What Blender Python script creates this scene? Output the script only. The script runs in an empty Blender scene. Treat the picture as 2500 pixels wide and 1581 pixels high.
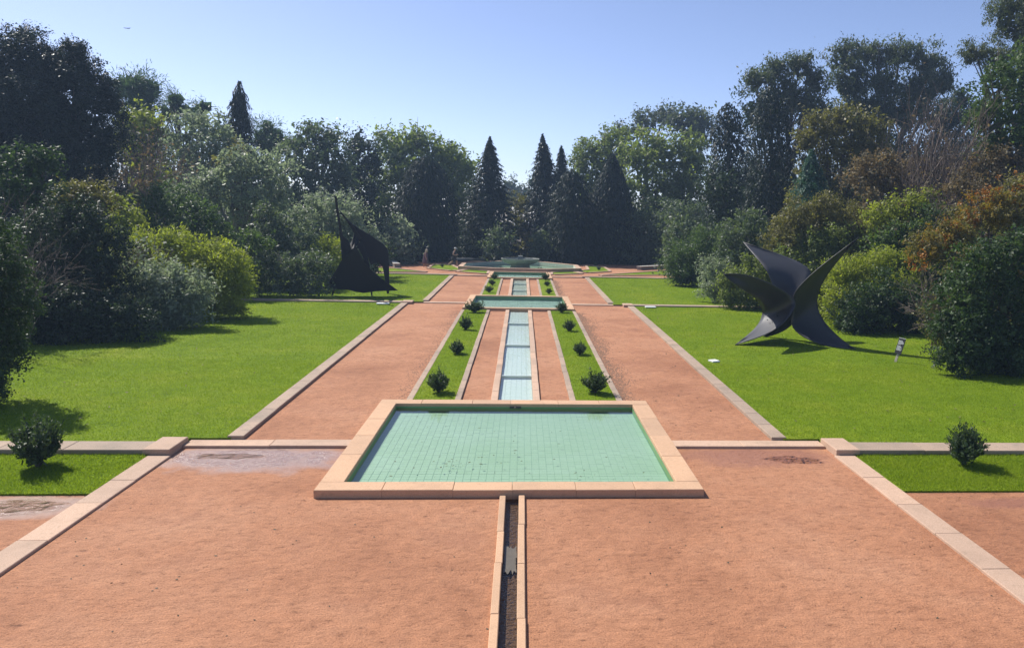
import bpy, math, random
import numpy as np
from mathutils import Matrix, Vector

# ------------------------------------------------------------------ camera
scene = bpy.context.scene
F, PPX, PPY = 1877.0, 1413.4, 790.5          # focal length and principal point of the 2500 px frame
YAW, PITCH, ROLL = -0.07631, 0.14127, 0.02394
CAM = np.array([0.1167, 0.0, 5.4])
_fw = np.array([-math.sin(YAW)*math.cos(PITCH), math.cos(YAW)*math.cos(PITCH), -math.sin(PITCH)])
_r0 = np.array([math.cos(YAW), math.sin(YAW), 0.0])
_u0 = np.cross(_r0, _fw)
_rt = _r0*math.cos(ROLL) + _u0*math.sin(ROLL)
_up = -_r0*math.sin(ROLL) + _u0*math.cos(ROLL)
cam_data = bpy.data.cameras.new('camera')
cam_data.sensor_width = 36.0
cam_data.lens = F/2500*36.0
cam_data.shift_x = -(PPX-1250)/2500
cam_data.clip_start = 0.1
cam_data.clip_end = 6000
cam = bpy.data.objects.new('camera', cam_data)
scene.collection.objects.link(cam)
cam.matrix_world = Matrix(((_rt[0], _up[0], -_fw[0], CAM[0]), (_rt[1], _up[1], -_fw[1], CAM[1]),
                           (_rt[2], _up[2], -_fw[2], CAM[2]), (0, 0, 0, 1)))
scene.camera = cam

# ------------------------------------------------------------------ sky, sun, exposure
SUN_AZ, SUN_EL = math.radians(45), math.radians(47)      # azimuth to the left of the garden axis
SUN_DIR = Vector((-math.sin(SUN_AZ)*math.cos(SUN_EL), math.cos(SUN_AZ)*math.cos(SUN_EL), math.sin(SUN_EL)))
world = bpy.data.worlds.new('World')
scene.world = world
world.use_nodes = True
wn = world.node_tree.nodes
wl = world.node_tree.links
sky = wn.new('ShaderNodeTexSky')
sky.sky_type = 'NISHITA'
sky.sun_disc = False
sky.sun_elevation = SUN_EL
sky.sun_rotation = -SUN_AZ
sky.air_density = 0.62
sky.dust_density = 0.45
sky.ozone_density = 1.0
gain = wn.new('ShaderNodeMix'); gain.data_type = 'RGBA'; gain.blend_type = 'MULTIPLY'
gain.inputs[0].default_value = 1.0
gain.inputs[7].default_value = (1.0, 0.94, 1.01, 1)        # white balance of the whole sky
wl.new(sky.outputs[0], gain.inputs[6])
wl.new(gain.outputs[2], wn['Background'].inputs[0])
wn['Background'].inputs[1].default_value = 0.105
sun_data = bpy.data.lights.new('sun', 'SUN')
sun_data.energy = 4.1
sun_data.angle = math.radians(0.5)
sun_data.color = (1.0, 0.95, 0.87)
sun = bpy.data.objects.new('sun', sun_data)
scene.collection.objects.link(sun)
sun.location = (-60, 60, 90)
sun.rotation_euler = SUN_DIR.to_track_quat('Z', 'Y').to_euler()
vs = scene.view_settings
vs.view_transform = 'Standard'
vs.look = 'None'
vs.exposure = 0.70
vs.gamma = 1.0
vs.use_curve_mapping = False
scene.render.engine = 'CYCLES'
cy = scene.cycles
cy.max_bounces = 6
cy.diffuse_bounces = 3
cy.glossy_bounces = 3
cy.transmission_bounces = 3
cy.transparent_max_bounces = 8
cy.volume_bounces = 0
cy.sample_clamp_indirect = 4.0
cy.caustics_reflective = False
cy.caustics_refractive = False
try:
    cy.use_denoising = True
    cy.denoiser = 'OPENIMAGEDENOISE'
except Exception:
    pass

# ------------------------------------------------------------------ helpers
COL = scene.collection
SD = 2500/2408                                # tree tables below are read off a 2408 px wide view
RNG = np.random.default_rng(7)

def ray(px, py):
    return _fw + _rt*(px-PPX)/F + _up*(PPY-py)/F

def at(px, py, Y):
    """world point at garden depth Y along the line of sight of 2500 px frame coordinates"""
    d = ray(px, py)
    return CAM + d*(Y/d[1])

def atd(px, py, Y):
    return at(px*SD, py*SD, Y)

def onground(px, py, z=0.0):
    d = ray(px, py)
    return CAM + d*((z-CAM[2])/d[2])

def zg(y):
    return float(np.interp(y, [17.3, 17.31, 44.3, 44.31, 62.3, 62.31], [0, 0.05, 0.16, 0.20, 0.30, 0.36]))

def zga(y):
    return np.interp(y, [17.3, 17.31, 44.3, 44.31, 62.3, 62.31], [0, 0.05, 0.16, 0.20, 0.30, 0.36])

def tag(o, label=None, cat=None, group=None, kind=None):
    if label: o['label'] = label
    if cat: o['category'] = cat
    if group: o['group'] = group
    if kind: o['kind'] = kind
    return o

def empty(name, loc=(0, 0, 0)):
    o = bpy.data.objects.new(name, None)
    o.empty_display_size = 0.2
    o.location = loc
    COL.objects.link(o)
    return o

def put(name, mesh, mat=None, parent=None, world=True):
    o = bpy.data.objects.new(name, mesh)
    COL.objects.link(o)
    if mat is not None and len(mesh.materials) == 0:
        mesh.materials.append(mat)
    if parent is not None:
        o.parent = parent
        if world:
            o.matrix_parent_inverse = Matrix.Translation(-Vector(parent.location))
    return o

def mesh_arrays(name, V, faces_flat, per, smooth=False):
    """V (n,3); faces_flat: flat vertex indices, 'per' vertices each"""
    me = bpy.data.meshes.new(name)
    V = np.ascontiguousarray(V, dtype=np.float32)
    faces_flat = np.ascontiguousarray(faces_flat, dtype=np.int32)
    nf = len(faces_flat)//per
    me.vertices.add(len(V))
    me.vertices.foreach_set('co', V.ravel())
    me.loops.add(len(faces_flat))
    me.loops.foreach_set('vertex_index', faces_flat)
    me.polygons.add(nf)
    me.polygons.foreach_set('loop_start', np.arange(0, nf*per, per, dtype=np.int32))
    me.polygons.foreach_set('loop_total', np.full(nf, per, dtype=np.int32))
    if smooth:
        me.polygons.foreach_set('use_smooth', np.ones(nf, dtype=bool))
    me.update(calc_edges=True)
    me.validate()
    return me

def pymesh(name, V, Fc, smooth=False):
    me = bpy.data.meshes.new(name)
    me.from_pydata([tuple(map(float, v)) for v in V], [], Fc)
    if smooth:
        me.polygons.foreach_set('use_smooth', [True]*len(me.polygons))
    me.update()
    return me

def box_vf(x0, x1, y0, y1, z0, z1, ch=0.012):
    """box with chamfered top edge (12+ faces)"""
    V = [(x0, y0, z0), (x1, y0, z0), (x1, y1, z0), (x0, y1, z0),
         (x0, y0, z1-ch), (x1, y0, z1-ch), (x1, y1, z1-ch), (x0, y1, z1-ch),
         (x0+ch, y0+ch, z1), (x1-ch, y0+ch, z1), (x1-ch, y1-ch, z1), (x0+ch, y1-ch, z1)]
    Fc = [(3, 2, 1, 0), (0, 1, 5, 4), (1, 2, 6, 5), (2, 3, 7, 6), (3, 0, 4, 7),
          (4, 5, 9, 8), (5, 6, 10, 9), (6, 7, 11, 10), (7, 4, 8, 11), (8, 9, 10, 11)]
    return V, Fc

def boxmesh(name, x0, x1, y0, y1, z0, z1, ch=0.012, slope=False):
    V, Fc = box_vf(x0, x1, y0, y1, z0, z1, ch)
    if slope:
        V = [(x, y, z+zg(y)) for x, y, z in V]
    return pymesh(name, V, Fc)

def sheet(name, rects, dz=0.0, slope=True, step=1.0, edge=0.0):
    """flat ground sheets made of rectangles (x0,x1,y0,y1), following the terrace slope"""
    Vs, Fs, n = [], [], 0
    for (x0, x1, y0, y1) in rects:
        nx = max(1, int((x1-x0)/step)); ny = max(1, int((y1-y0)/step))
        xs = np.linspace(x0, x1, nx+1); ys = np.linspace(y0, y1, ny+1)
        X, Y = np.meshgrid(xs, ys)
        Z = (zga(Y) if slope else 0*Y) + dz
        Vs.append(np.stack([X, Y, Z], -1).reshape(-1, 3))
        i = np.arange(ny)[:, None]*(nx+1) + np.arange(nx)[None, :] + n
        Fs.append(np.stack([i, i+1, i+nx+2, i+nx+1], -1).reshape(-1))
        n += (nx+1)*(ny+1)
        if edge:      # turf edge
            ring = [(x, y0) for x in xs]+[(x1, y) for y in ys[1:]]+[(x, y1) for x in xs[::-1][1:]]+[(x0, y) for y in ys[::-1][1:]]
            rg = np.array(ring); zz = (zga(rg[:, 1]) if slope else 0*rg[:, 1])+dz
            top = np.column_stack([rg, zz]); bot = np.column_stack([rg, zz-edge]); m = len(ring)
            Vs.append(np.concatenate([top, bot])); i = np.arange(m-1)+n
            Fs.append(np.stack([i, i+m, i+m+1, i+1], -1).reshape(-1)); n += 2*m
    return mesh_arrays(name, np.concatenate(Vs), np.concatenate(Fs), 4)

def polysheet(name, pts, dz, z=None):
    V = [(p[0], p[1], (zg(p[1]) if z is None else z)+dz) for p in pts]
    return pymesh(name, V, [tuple(range(len(V)))])

def tube_vf(pts, radii, sides=7):
    pts = [Vector(p) for p in pts]
    V, Fc = [], []
    for i, p in enumerate(pts):
        d = (pts[min(i+1, len(pts)-1)] - pts[max(i-1, 0)])
        if d.length < 1e-6: d = Vector((0, 0, 1))
        d.normalize()
        a = d.orthogonal().normalized(); b = d.cross(a)
        for k in range(sides):
            t = 2*math.pi*k/sides
            V.append(p + (a*math.cos(t) + b*math.sin(t))*radii[i])
    for i in range(len(pts)-1):
        for k in range(sides):
            k2 = (k+1) % sides
            Fc.append((i*sides+k, i*sides+k2, (i+1)*sides+k2, (i+1)*sides+k))
    Fc.append(tuple(range(sides-1, -1, -1)))
    Fc.append(tuple((len(pts)-1)*sides+k for k in range(sides)))
    return V, Fc

def join_vf(parts):
    V, Fc = [], []
    for v, f in parts:
        n = len(V); V += list(v); Fc += [tuple(i+n for i in q) for q in f]
    return V, Fc

# ------------------------------------------------------------------ materials
def new_mat(name):
    m = bpy.data.materials.new(name)
    m.use_nodes = True
    nt = m.node_tree
    b = nt.nodes['Principled BSDF']
    return m, nt, b

def noise(nt, scale, detail=4, rough=0.55, coord='Object', vec=None):
    tc = nt.nodes.new('ShaderNodeTexCoord')
    n = nt.nodes.new('ShaderNodeTexNoise')
    n.inputs['Scale'].default_value = scale
    n.inputs['Detail'].default_value = detail
    n.inputs['Roughness'].default_value = rough
    nt.links.new(tc.outputs[coord] if vec is None else vec, n.inputs['Vector'])
    return n

def ramp(nt, fac, stops):
    r = nt.nodes.new('ShaderNodeValToRGB')
    els = r.color_ramp.elements
    while len(els) < len(stops): els.new(0.5)
    for e, (p, c) in zip(els, stops):
        e.position = p; e.color = (c[0], c[1], c[2], 1) if not isinstance(c, float) else (c, c, c, 1)
    nt.links.new(fac, r.inputs['Fac'])
    return r

def mixc(nt, fac, a, b, mode='MIX'):
    m = nt.nodes.new('ShaderNodeMix'); m.data_type = 'RGBA'; m.blend_type = mode
    if isinstance(fac, float): m.inputs[0].default_value = fac
    else: nt.links.new(fac, m.inputs[0])
    for i, x in ((6, a), (7, b)):
        if isinstance(x, tuple): m.inputs[i].default_value = (*x, 1)
        else: nt.links.new(x, m.inputs[i])
    return m.outputs[2]

def mathn(nt, op, a, b=None, clamp=False):
    m = nt.nodes.new('ShaderNodeMath'); m.operation = op; m.use_clamp = clamp
    for i, x in ((0, a), (1, b)):
        if x is None: continue
        if isinstance(x, (int, float)): m.inputs[i].default_value = x
        else: nt.links.new(x, m.inputs[i])
    return m.outputs[0]

def bump(nt, b, height, strength, dist=0.02):
    bp = nt.nodes.new('ShaderNodeBump')
    bp.inputs['Strength'].default_value = strength
    bp.inputs['Distance'].default_value = dist
    nt.links.new(height, bp.inputs['Height'])
    nt.links.new(bp.outputs[0], b.inputs['Normal'])
    return bp

def leaf_mat(name, c1, c2, rough=0.5, transl=0.35, spec=0.5, tint=(1.25, 1.35, 0.6)):
    m, nt, b = new_mat(name)
    g = nt.nodes.new('ShaderNodeNewGeometry')
    n = noise(nt, 0.55, 2)
    f = mathn(nt, 'ADD', mathn(nt, 'MULTIPLY', g.outputs['Random Per Island'], 0.6), mathn(nt, 'MULTIPLY', n.outputs[0], 0.5))
    r = ramp(nt, f, [(0.15, c1), (0.55, tuple((a+b_)/2 for a, b_ in zip(c1, c2))), (0.95, c2)])
    nt.links.new(r.outputs[0], b.inputs['Base Color'])
    b.inputs['Roughness'].default_value = max(rough, .5)
    b.inputs['Specular IOR Level'].default_value = spec*.55
    t = nt.nodes.new('ShaderNodeBsdfTranslucent')
    tc = mixc(nt, 1.0, r.outputs[0], tint, 'MULTIPLY')
    nt.links.new(tc, t.inputs['Color'])
    mx = nt.nodes.new('ShaderNodeMixShader')
    mx.inputs[0].default_value = transl
    nt.links.new(b.outputs[0], mx.inputs[1])
    nt.links.new(t.outputs[0], mx.inputs[2])
    nt.links.new(mx.outputs[0], nt.nodes['Material Output'].inputs['Surface'])
    return m

LM = {
 'cypress':  leaf_mat('dark cypress foliage', (.011, .022, .017), (.032, .048, .032), .5, .22),
 'navy':     leaf_mat('dark evergreen foliage', (.020, .038, .022), (.060, .088, .044), .42, .3),
 'mid':      leaf_mat('mid green foliage', (.045, .085, .026), (.110, .160, .052), .40, .4),
 'light':    leaf_mat('light green foliage', (.110, .150, .045), (.235, .270, .095), .42, .5),
 'lime':     leaf_mat('yellow green foliage', (.160, .195, .030), (.320, .345, .060), .48, .5),
 'chart':    leaf_mat('chartreuse foliage', (.190, .230, .028), (.360, .390, .060), .55, .5),
 'grey':     leaf_mat('grey green foliage', (.170, .210, .135), (.370, .410, .290), .45, .48, tint=(1, 1.1, .8)),
 'olive':    leaf_mat('olive brown foliage', (.110, .110, .038), (.220, .195, .080), .5, .42),
 'bluegreen':leaf_mat('blue green foliage', (.035, .090, .058), (.080, .155, .100), .42, .3, tint=(.9, 1.2, .8)),
 'gloss':    leaf_mat('glossy dark foliage', (.022, .046, .016), (.068, .115, .036), .28, .34, .6),
 'silver':   leaf_mat('glossy grey foliage', (.048, .080, .044), (.180, .220, .145), .30, .38, .6),
 'pine':     leaf_mat('pine needles', (.045, .085, .045), (.090, .140, .075), .45, .4),
 'euc':      leaf_mat('eucalyptus leaves', (.050, .072, .042), (.130, .150, .085), .38, .38),
 'brown':    leaf_mat('dry brown leaves', (.115, .098, .050), (.240, .200, .110), .6, .4, tint=(1.2, 1.0, .7)),
 'orange':   leaf_mat('orange berries', (.300, .130, .020), (.440, .215, .040), .45, .3, tint=(1.2, .9, .4)),
 'gold':     leaf_mat('golden foliage', (.190, .150, .022), (.320, .240, .040), .5, .4, tint=(1.2, 1.0, .4)),
 'box':      leaf_mat('small shrub leaves', (.030, .058, .022), (.080, .120, .050), .38, .3),
}

def bark_mat(name, c1, c2):
    m, nt, b = new_mat(name)
    n = noise(nt, 6, 5)
    r = ramp(nt, n.outputs[0], [(0.3, c1), (0.7, c2)])
    nt.links.new(r.outputs[0], b.inputs['Base Color'])
    b.inputs['Roughness'].default_value = 0.9
    bump(nt, b, n.outputs[0], 0.6, 0.05)
    return m
BARK = bark_mat('grey brown bark', (.06, .048, .04), (.13, .11, .09))
BARKG = bark_mat('pale grey bark', (.13, .12, .105), (.24, .23, .20))
TWIG = bark_mat('brown twigs', (.10, .075, .060), (.19, .15, .125))

def sand_mat(name, wet=None):
    """orange decomposed granite; wet = list of (x, y, rx, ry) damp patches"""
    m, nt, b = new_mat(name)
    big = noise(nt, 0.28, 5, .62)
    med = noise(nt, 3.0, 5, .65)
    fine = noise(nt, 38, 3, .7)
    c = ramp(nt, big.outputs[0], [(0.30, (.310, .128, .060)), (0.5, (.425, .192, .096)), (0.72, (.482, .240, .132))]).outputs[0]
    d = ramp(nt, med.outputs[0], [(0.25, (.78, .75, .72)), (0.45, (.97, .97, .97)), (0.7, (1.07, 1.07, 1.07))]).outputs[0]
    c = mixc(nt, 1.0, c, d, 'MULTIPLY')
    e = ramp(nt, fine.outputs[0], [(0.30, (.38, .33, .30)), (0.42, (.90, .90, .90)), (0.6, (1.04, 1.04, 1.03)), (0.72, (1.4, 1.4, 1.35))]).outputs[0]
    c = mixc(nt, 1.0, c, e, 'MULTIPLY')
    tcm = nt.nodes.new('ShaderNodeTexCoord'); mpm = nt.nodes.new('ShaderNodeMapping'); mpm.inputs['Scale'].default_value = (5, 9, 1)
    nt.links.new(tcm.outputs['Object'], mpm.inputs['Vector'])
    mark = noise(nt, 1.0, 6, .72, vec=mpm.outputs[0])
    c = mixc(nt, 1.0, c, ramp(nt, mark.outputs[0], [(0.30, (.38, .33, .30)), (0.39, (.84, .82, .80)), (0.48, (1, 1, 1)), (0.72, (1.12, 1.11, 1.10))]).outputs[0], 'MULTIPLY')
    stn = noise(nt, 0.55, 6, .68)
    c = mixc(nt, mathn(nt, 'MULTIPLY', ramp(nt, stn.outputs[0], [(0.54, (0, 0, 0)), (0.68, (1, 1, 1))]).outputs[0], .45), c, (.26, .105, .055))
    rough = None
    if wet:
        tc = nt.nodes.new('ShaderNodeTexCoord')
        warp = noise(nt, 1.6, 4)
        tot = None; pale = None
        for (x, y, rx, ry) in wet:
            mp = nt.nodes.new('ShaderNodeMapping'); mp.vector_type = 'POINT'
            mp.inputs['Location'].default_value = (-x/rx, -y/ry, 0)
            mp.inputs['Scale'].default_value = (1/rx, 1/ry, 0)
            nt.links.new(tc.outputs['Object'], mp.inputs['Vector'])
            ln = nt.nodes.new('ShaderNodeVectorMath'); ln.operation = 'LENGTH'
            nt.links.new(mp.outputs[0], ln.inputs[0])
            v = mathn(nt, 'SUBTRACT', 1.35, mathn(nt, 'ADD', ln.outputs['Value'], mathn(nt, 'MULTIPLY', warp.outputs[0], 0.9)))
            v = mathn(nt, 'MULTIPLY', v, 2.2, True)
            tot = v if tot is None else mathn(nt, 'MAXIMUM', tot, v)
            if x < 0: pale = v if pale is None else mathn(nt, 'MAXIMUM', pale, v)
        c = mixc(nt, mathn(nt, 'MULTIPLY', tot, 0.65), c, (.255, .098, .058))
        c = mixc(nt, mathn(nt, 'MULTIPLY', pale, 0.7), c, (.340, .215, .160))  # whitish glare on the left damp patches, painted into the base colour
        rough = mathn(nt, 'SUBTRACT', 0.92, mathn(nt, 'ADD', mathn(nt, 'MULTIPLY', tot, 0.25), mathn(nt, 'MULTIPLY', pale, 0.45)))
        nt.links.new(rough, b.inputs['Roughness'])
        nt.links.new(mathn(nt, 'MULTIPLY', pale, .7), b.inputs['Coat Weight']); b.inputs['Coat Roughness'].default_value = .26
    else:
        b.inputs['Roughness'].default_value = 0.92
    nt.links.new(c, b.inputs['Base Color'])
    h = mathn(nt, 'ADD', mathn(nt, 'ADD', mathn(nt, 'MULTIPLY', fine.outputs[0], 0.35), mathn(nt, 'MULTIPLY', med.outputs[0], 1.0)), mathn(nt, 'MULTIPLY', mark.outputs[0], 0.8))
    bump(nt, b, h, 0.85, 0.05)
    return m

def stone_mat(name, c1, c2, stain=(.16, .13, .10), amt=.5):
    m, nt, b = new_mat(name)
    g = nt.nodes.new('ShaderNodeObjectInfo')
    big = noise(nt, 1.2, 5, .65)
    fine = noise(nt, 60, 3, .7)
    c = ramp(nt, fine.outputs[0], [(0.35, c1), (0.65, c2)]).outputs[0]
    rv = ramp(nt, g.outputs['Random'], [(0.0, (.86, .87, .88)), (1.0, (1.1, 1.08, 1.05))]).outputs[0]
    c = mixc(nt, 1.0, c, rv, 'MULTIPLY')
    st = ramp(nt, big.outputs[0], [(0.48, (0, 0, 0)), (0.72, (1, 1, 1))])
    c = mixc(nt, mathn(nt, 'MULTIPLY', st.outputs[0], amt), c, stain)
    nt.links.new(c, b.inputs['Base Color'])
    blot = noise(nt, 9, 5, .7)
    c = mixc(nt, mathn(nt, 'MULTIPLY', ramp(nt, blot.outputs[0], [(0.56, (0, 0, 0)), (0.70, (1, 1, 1))]).outputs[0], .55*amt+.15), c, (stain[0]*.8, stain[1]*.85, stain[2]*.8))
    nt.links.new(c, b.inputs['Base Color'])
    b.inputs['Roughness'].default_value = 0.85
    bump(nt, b, fine.outputs[0], 0.35, 0.01)
    return m

M = {}
M['sand_wet'] = sand_mat('damp orange sand', [(-5.6, 16.6, 2.9, 1.25), (-8.9, 13.8, 1.8, .75), (5.6, 16.7, 2.6, 1.0), (9.9, 13.8, 1.4, .4)])
M['sand'] = sand_mat('orange sand')
M['stone'] = stone_mat('rose granite', (.42, .275, .185), (.57, .40, .29), (.28, .19, .13), .45)
M['stone_old'] = stone_mat('weathered rose granite', (.31, .225, .160), (.44, .33, .245), (.19, .16, .12), .6)
M['stone_pool'] = stone_mat('warm pool granite', (.47, .285, .165), (.62, .40, .25), (.33, .21, .13), .35)
M['stone_grey'] = stone_mat('grey granite', (.20, .21, .19), (.32, .33, .30), (.10, .11, .09), .6)

M['stone_pale'] = stone_mat('pale grey granite', (.36, .35, .32), (.50, .49, .45), (.2, .19, .16), .4)
def soil_mat():
    m, nt, b = new_mat('dark leaf litter soil')
    n = noise(nt, 1.5, 6, .7); f = noise(nt, 25, 3)
    c = ramp(nt, n.outputs[0], [(0.3, (.035, .028, .018)), (0.7, (.085, .062, .040))]).outputs[0]
    nt.links.new(c, b.inputs['Base Color']); b.inputs['Roughness'].default_value = .95
    bump(nt, b, f.outputs[0], .8, .05)
    return m
M['soil'] = soil_mat()

def lawn_mat():
    m, nt, b = new_mat('mown lawn turf')
    a = noise(nt, 0.30, 5, .62); d = noise(nt, 26, 3, .7); e = noise(nt, 2.6, 5, .65)
    c = ramp(nt, a.outputs[0], [(0.22, (.112, .190, .010)), (0.5, (.170, .250, .016)), (0.78, (.250, .290, .026))]).outputs[0]
    c = mixc(nt, 1.0, c, ramp(nt, e.outputs[0], [(.3, (.72, .78, .7)), (.5, (1, 1, 1)), (.72, (1.2, 1.12, 1.1))]).outputs[0], 'MULTIPLY')
    c = mixc(nt, 1.0, c, ramp(nt, d.outputs[0], [(.35, (.5, .55, .5)), (.55, (1, 1, 1)), (.7, (1.2, 1.2, 1.1))]).outputs[0], 'MULTIPLY')
    nt.links.new(c, b.inputs['Base Color']); b.inputs['Roughness'].default_value = .7
    b.inputs['Specular IOR Level'].default_value = .04
    bump(nt, b, d.outputs[0], .8, .04)
    return m
M['lawn'] = lawn_mat()
M['blade'] = leaf_mat('grass blades', (.148, .228, .014), (.300, .362, .040), .7, .55, .05, tint=(1.15, 1.25, .5))

def tile_mat(name, c1, c2):
    m, nt, b = new_mat(name)
    n = noise(nt, 0.5, 4); f = noise(nt, 9, 3)
    g = nt.nodes.new('ShaderNodeNewGeometry')
    k = mathn(nt, 'ADD', mathn(nt, 'MULTIPLY', n.outputs[0], .8), mathn(nt, 'MULTIPLY', f.outputs[0], .3))
    c = ramp(nt, k, [(0.4, c1), (0.75, c2)]).outputs[0]
    nt.links.new(c, b.inputs['Base Color']); b.inputs['Roughness'].default_value = .5
    return m
M['tile'] = tile_mat('mint glazed tile', (.37, .50, .34), (.43, .55, .42))
M['tile_blue'] = tile_mat('pale aqua tile', (.66, .76, .66), (.74, .80, .74))
M['tile_mid'] = tile_mat('sky lightened mint tile', (.58, .76, .62), (.66, .80, .70))  # mint tile made lighter to stand in for sky reflected on the water
M['tile_wall'] = tile_mat('green pool lining', (.13, .30, .12), (.17, .36, .18))

def plain(name, c, rough=.6, spec=.5, metal=0.0):
    m, nt, b = new_mat(name)
    n = noise(nt, 7, 4)
    cc = ramp(nt, n.outputs[0], [(.3, tuple(x*.85 for x in c)), (.7, tuple(min(1, x*1.12) for x in c))]).outputs[0]
    nt.links.new(cc, b.inputs['Base Color'])
    b.inputs['Roughness'].default_value = rough
    b.inputs['Specular IOR Level'].default_value = spec
    b.inputs['Metallic'].default_value = metal
    return m
M['lining_glare'] = plain('glare lightened basin lining', (.55, .57, .48), .8)  # water glare on the basin wall put into its base colour
M['grout'] = plain('dark grout', (.26, .40, .26), .9)
M['steel'] = plain('matt black painted steel', (.015, .015, .018), .58, .9)
M['steel_dull'] = plain('flat black painted steel', (.010, .010, .013), .65, .25)
M['white'] = plain('white board', (.80, .80, .78), .6)
M['board'] = plain('dark sign board', (.030, .028, .026), .5)
M['wood'] = plain('pale wood post', (.42, .38, .28), .7)
M['foam'] = plain('pale foam', (.10, .085, .060), .5)
M['leaf_litter'] = plain('fallen leaf brown', (.05, .045, .02), .7)
M['skin'] = plain('skin', (.50, .30, .22), .6)
M['dress'] = plain('mauve dress', (.13, .085, .11), .85)
M['hair'] = plain('pale hair', (.42, .34, .25), .55)
M['black_cloth'] = plain('black cloth', (.02, .018, .022), .85)
M['cap'] = plain('pale cap', (.72, .71, .70), .8)
M['shoe'] = plain('shoe', (.45, .42, .38), .7)
M['gravel'] = plain('loose granite chips', (.22, .12, .075), .9)
M['mud'] = plain('muddy channel bed', (.27, .19, .125), .6)

def water_mat(name, tint, ripple=0.06, scale=7.0, rough=0.02, aniso=(1, 1, 1)):
    m, nt, b = new_mat(name)
    nt.nodes.remove(b)
    tr = nt.nodes.new('ShaderNodeBsdfTransparent'); tr.inputs['Color'].default_value = (*tint, 1)
    gl = nt.nodes.new('ShaderNodeBsdfGlossy'); gl.inputs['Roughness'].default_value = rough
    fr = nt.nodes.new('ShaderNodeFresnel'); fr.inputs['IOR'].default_value = 1.333
    tc = nt.nodes.new('ShaderNodeTexCoord')
    mp = nt.nodes.new('ShaderNodeMapping'); mp.inputs['Scale'].default_value = aniso
    nt.links.new(tc.outputs['Object'], mp.inputs['Vector'])
    n = noise(nt, scale, 3, .5, vec=mp.outputs[0])
    bp = nt.nodes.new('ShaderNodeBump'); bp.inputs['Strength'].default_value = ripple; bp.inputs['Distance'].default_value = .1
    nt.links.new(n.outputs[0], bp.inputs['Height'])
    nt.links.new(bp.outputs[0], gl.inputs['Normal']); nt.links.new(bp.outputs[0], fr.inputs['Normal'])
    mx = nt.nodes.new('ShaderNodeMixShader')
    nt.links.new(fr.outputs[0], mx.inputs[0]); nt.links.new(tr.outputs[0], mx.inputs[1]); nt.links.new(gl.outputs[0], mx.inputs[2])
    nt.links.new(mx.outputs[0], nt.nodes['Material Output'].inputs['Surface'])
    return m
M['water'] = water_mat('still pool water', (.88, .97, .93), .03, 4)
M['water_run'] = water_mat('rippled water', (.92, .97, .97), .12, 8, aniso=(1, .7, 1))
M['water_mid'] = water_mat('wind rippled water', (.88, .97, .95), 1.0, 6, aniso=(.6, 1.4, 1))
M['water_rill'] = water_mat('running rill water', (.62, .56, .50), .35, 13, .04, aniso=(1, 1.6, 1))
M['puddle'] = water_mat('muddy puddle', (.97, .93, .90), .5, 5, .08)

# ------------------------------------------------------------------ ground, paths, lawns
tag(put('ground', sheet('ground', [(-280, 280, -40, 17.3), (-280, 280, 17.31, 44.3), (-280, 280, 44.31, 62.3), (-280, 280, 62.31, 460)], -0.50, step=20), M['soil']),
    'dark soil and leaf litter under the trees', 'ground', kind='structure')
tag(put('soil', sheet('soil', [(-60, -26, 17.31, 44.3), (26, 60, 17.31, 44.3), (-60, -26, 44.31, 62.3), (26, 60, 44.31, 62.3), (-60, -14, -8, 17.3), (14, 60, -8, 17.3),
                               (-60, -14, 62.31, 110), (14, 60, 62.31, 110), (-14, 14, 79, 110)], 0.03, step=3), M['soil']),
    'shaded planting soil beneath hedges and trees', 'soil', kind='structure')
tag(put('sand_plaza', sheet('sand_plaza', [(-14, -3.5, 13.9, 17.3), (3.5, 14, 13.9, 17.3), (-14, -.125, -8, 13.9), (.125, 14, -8, 13.9),
                                           (-3.5, -.125, 13.9, 14.3), (.125, 3.5, 13.9, 14.3)]), M['sand_wet']),
    'wide orange sand forecourt with damp patches', 'sand', kind='structure')
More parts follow.
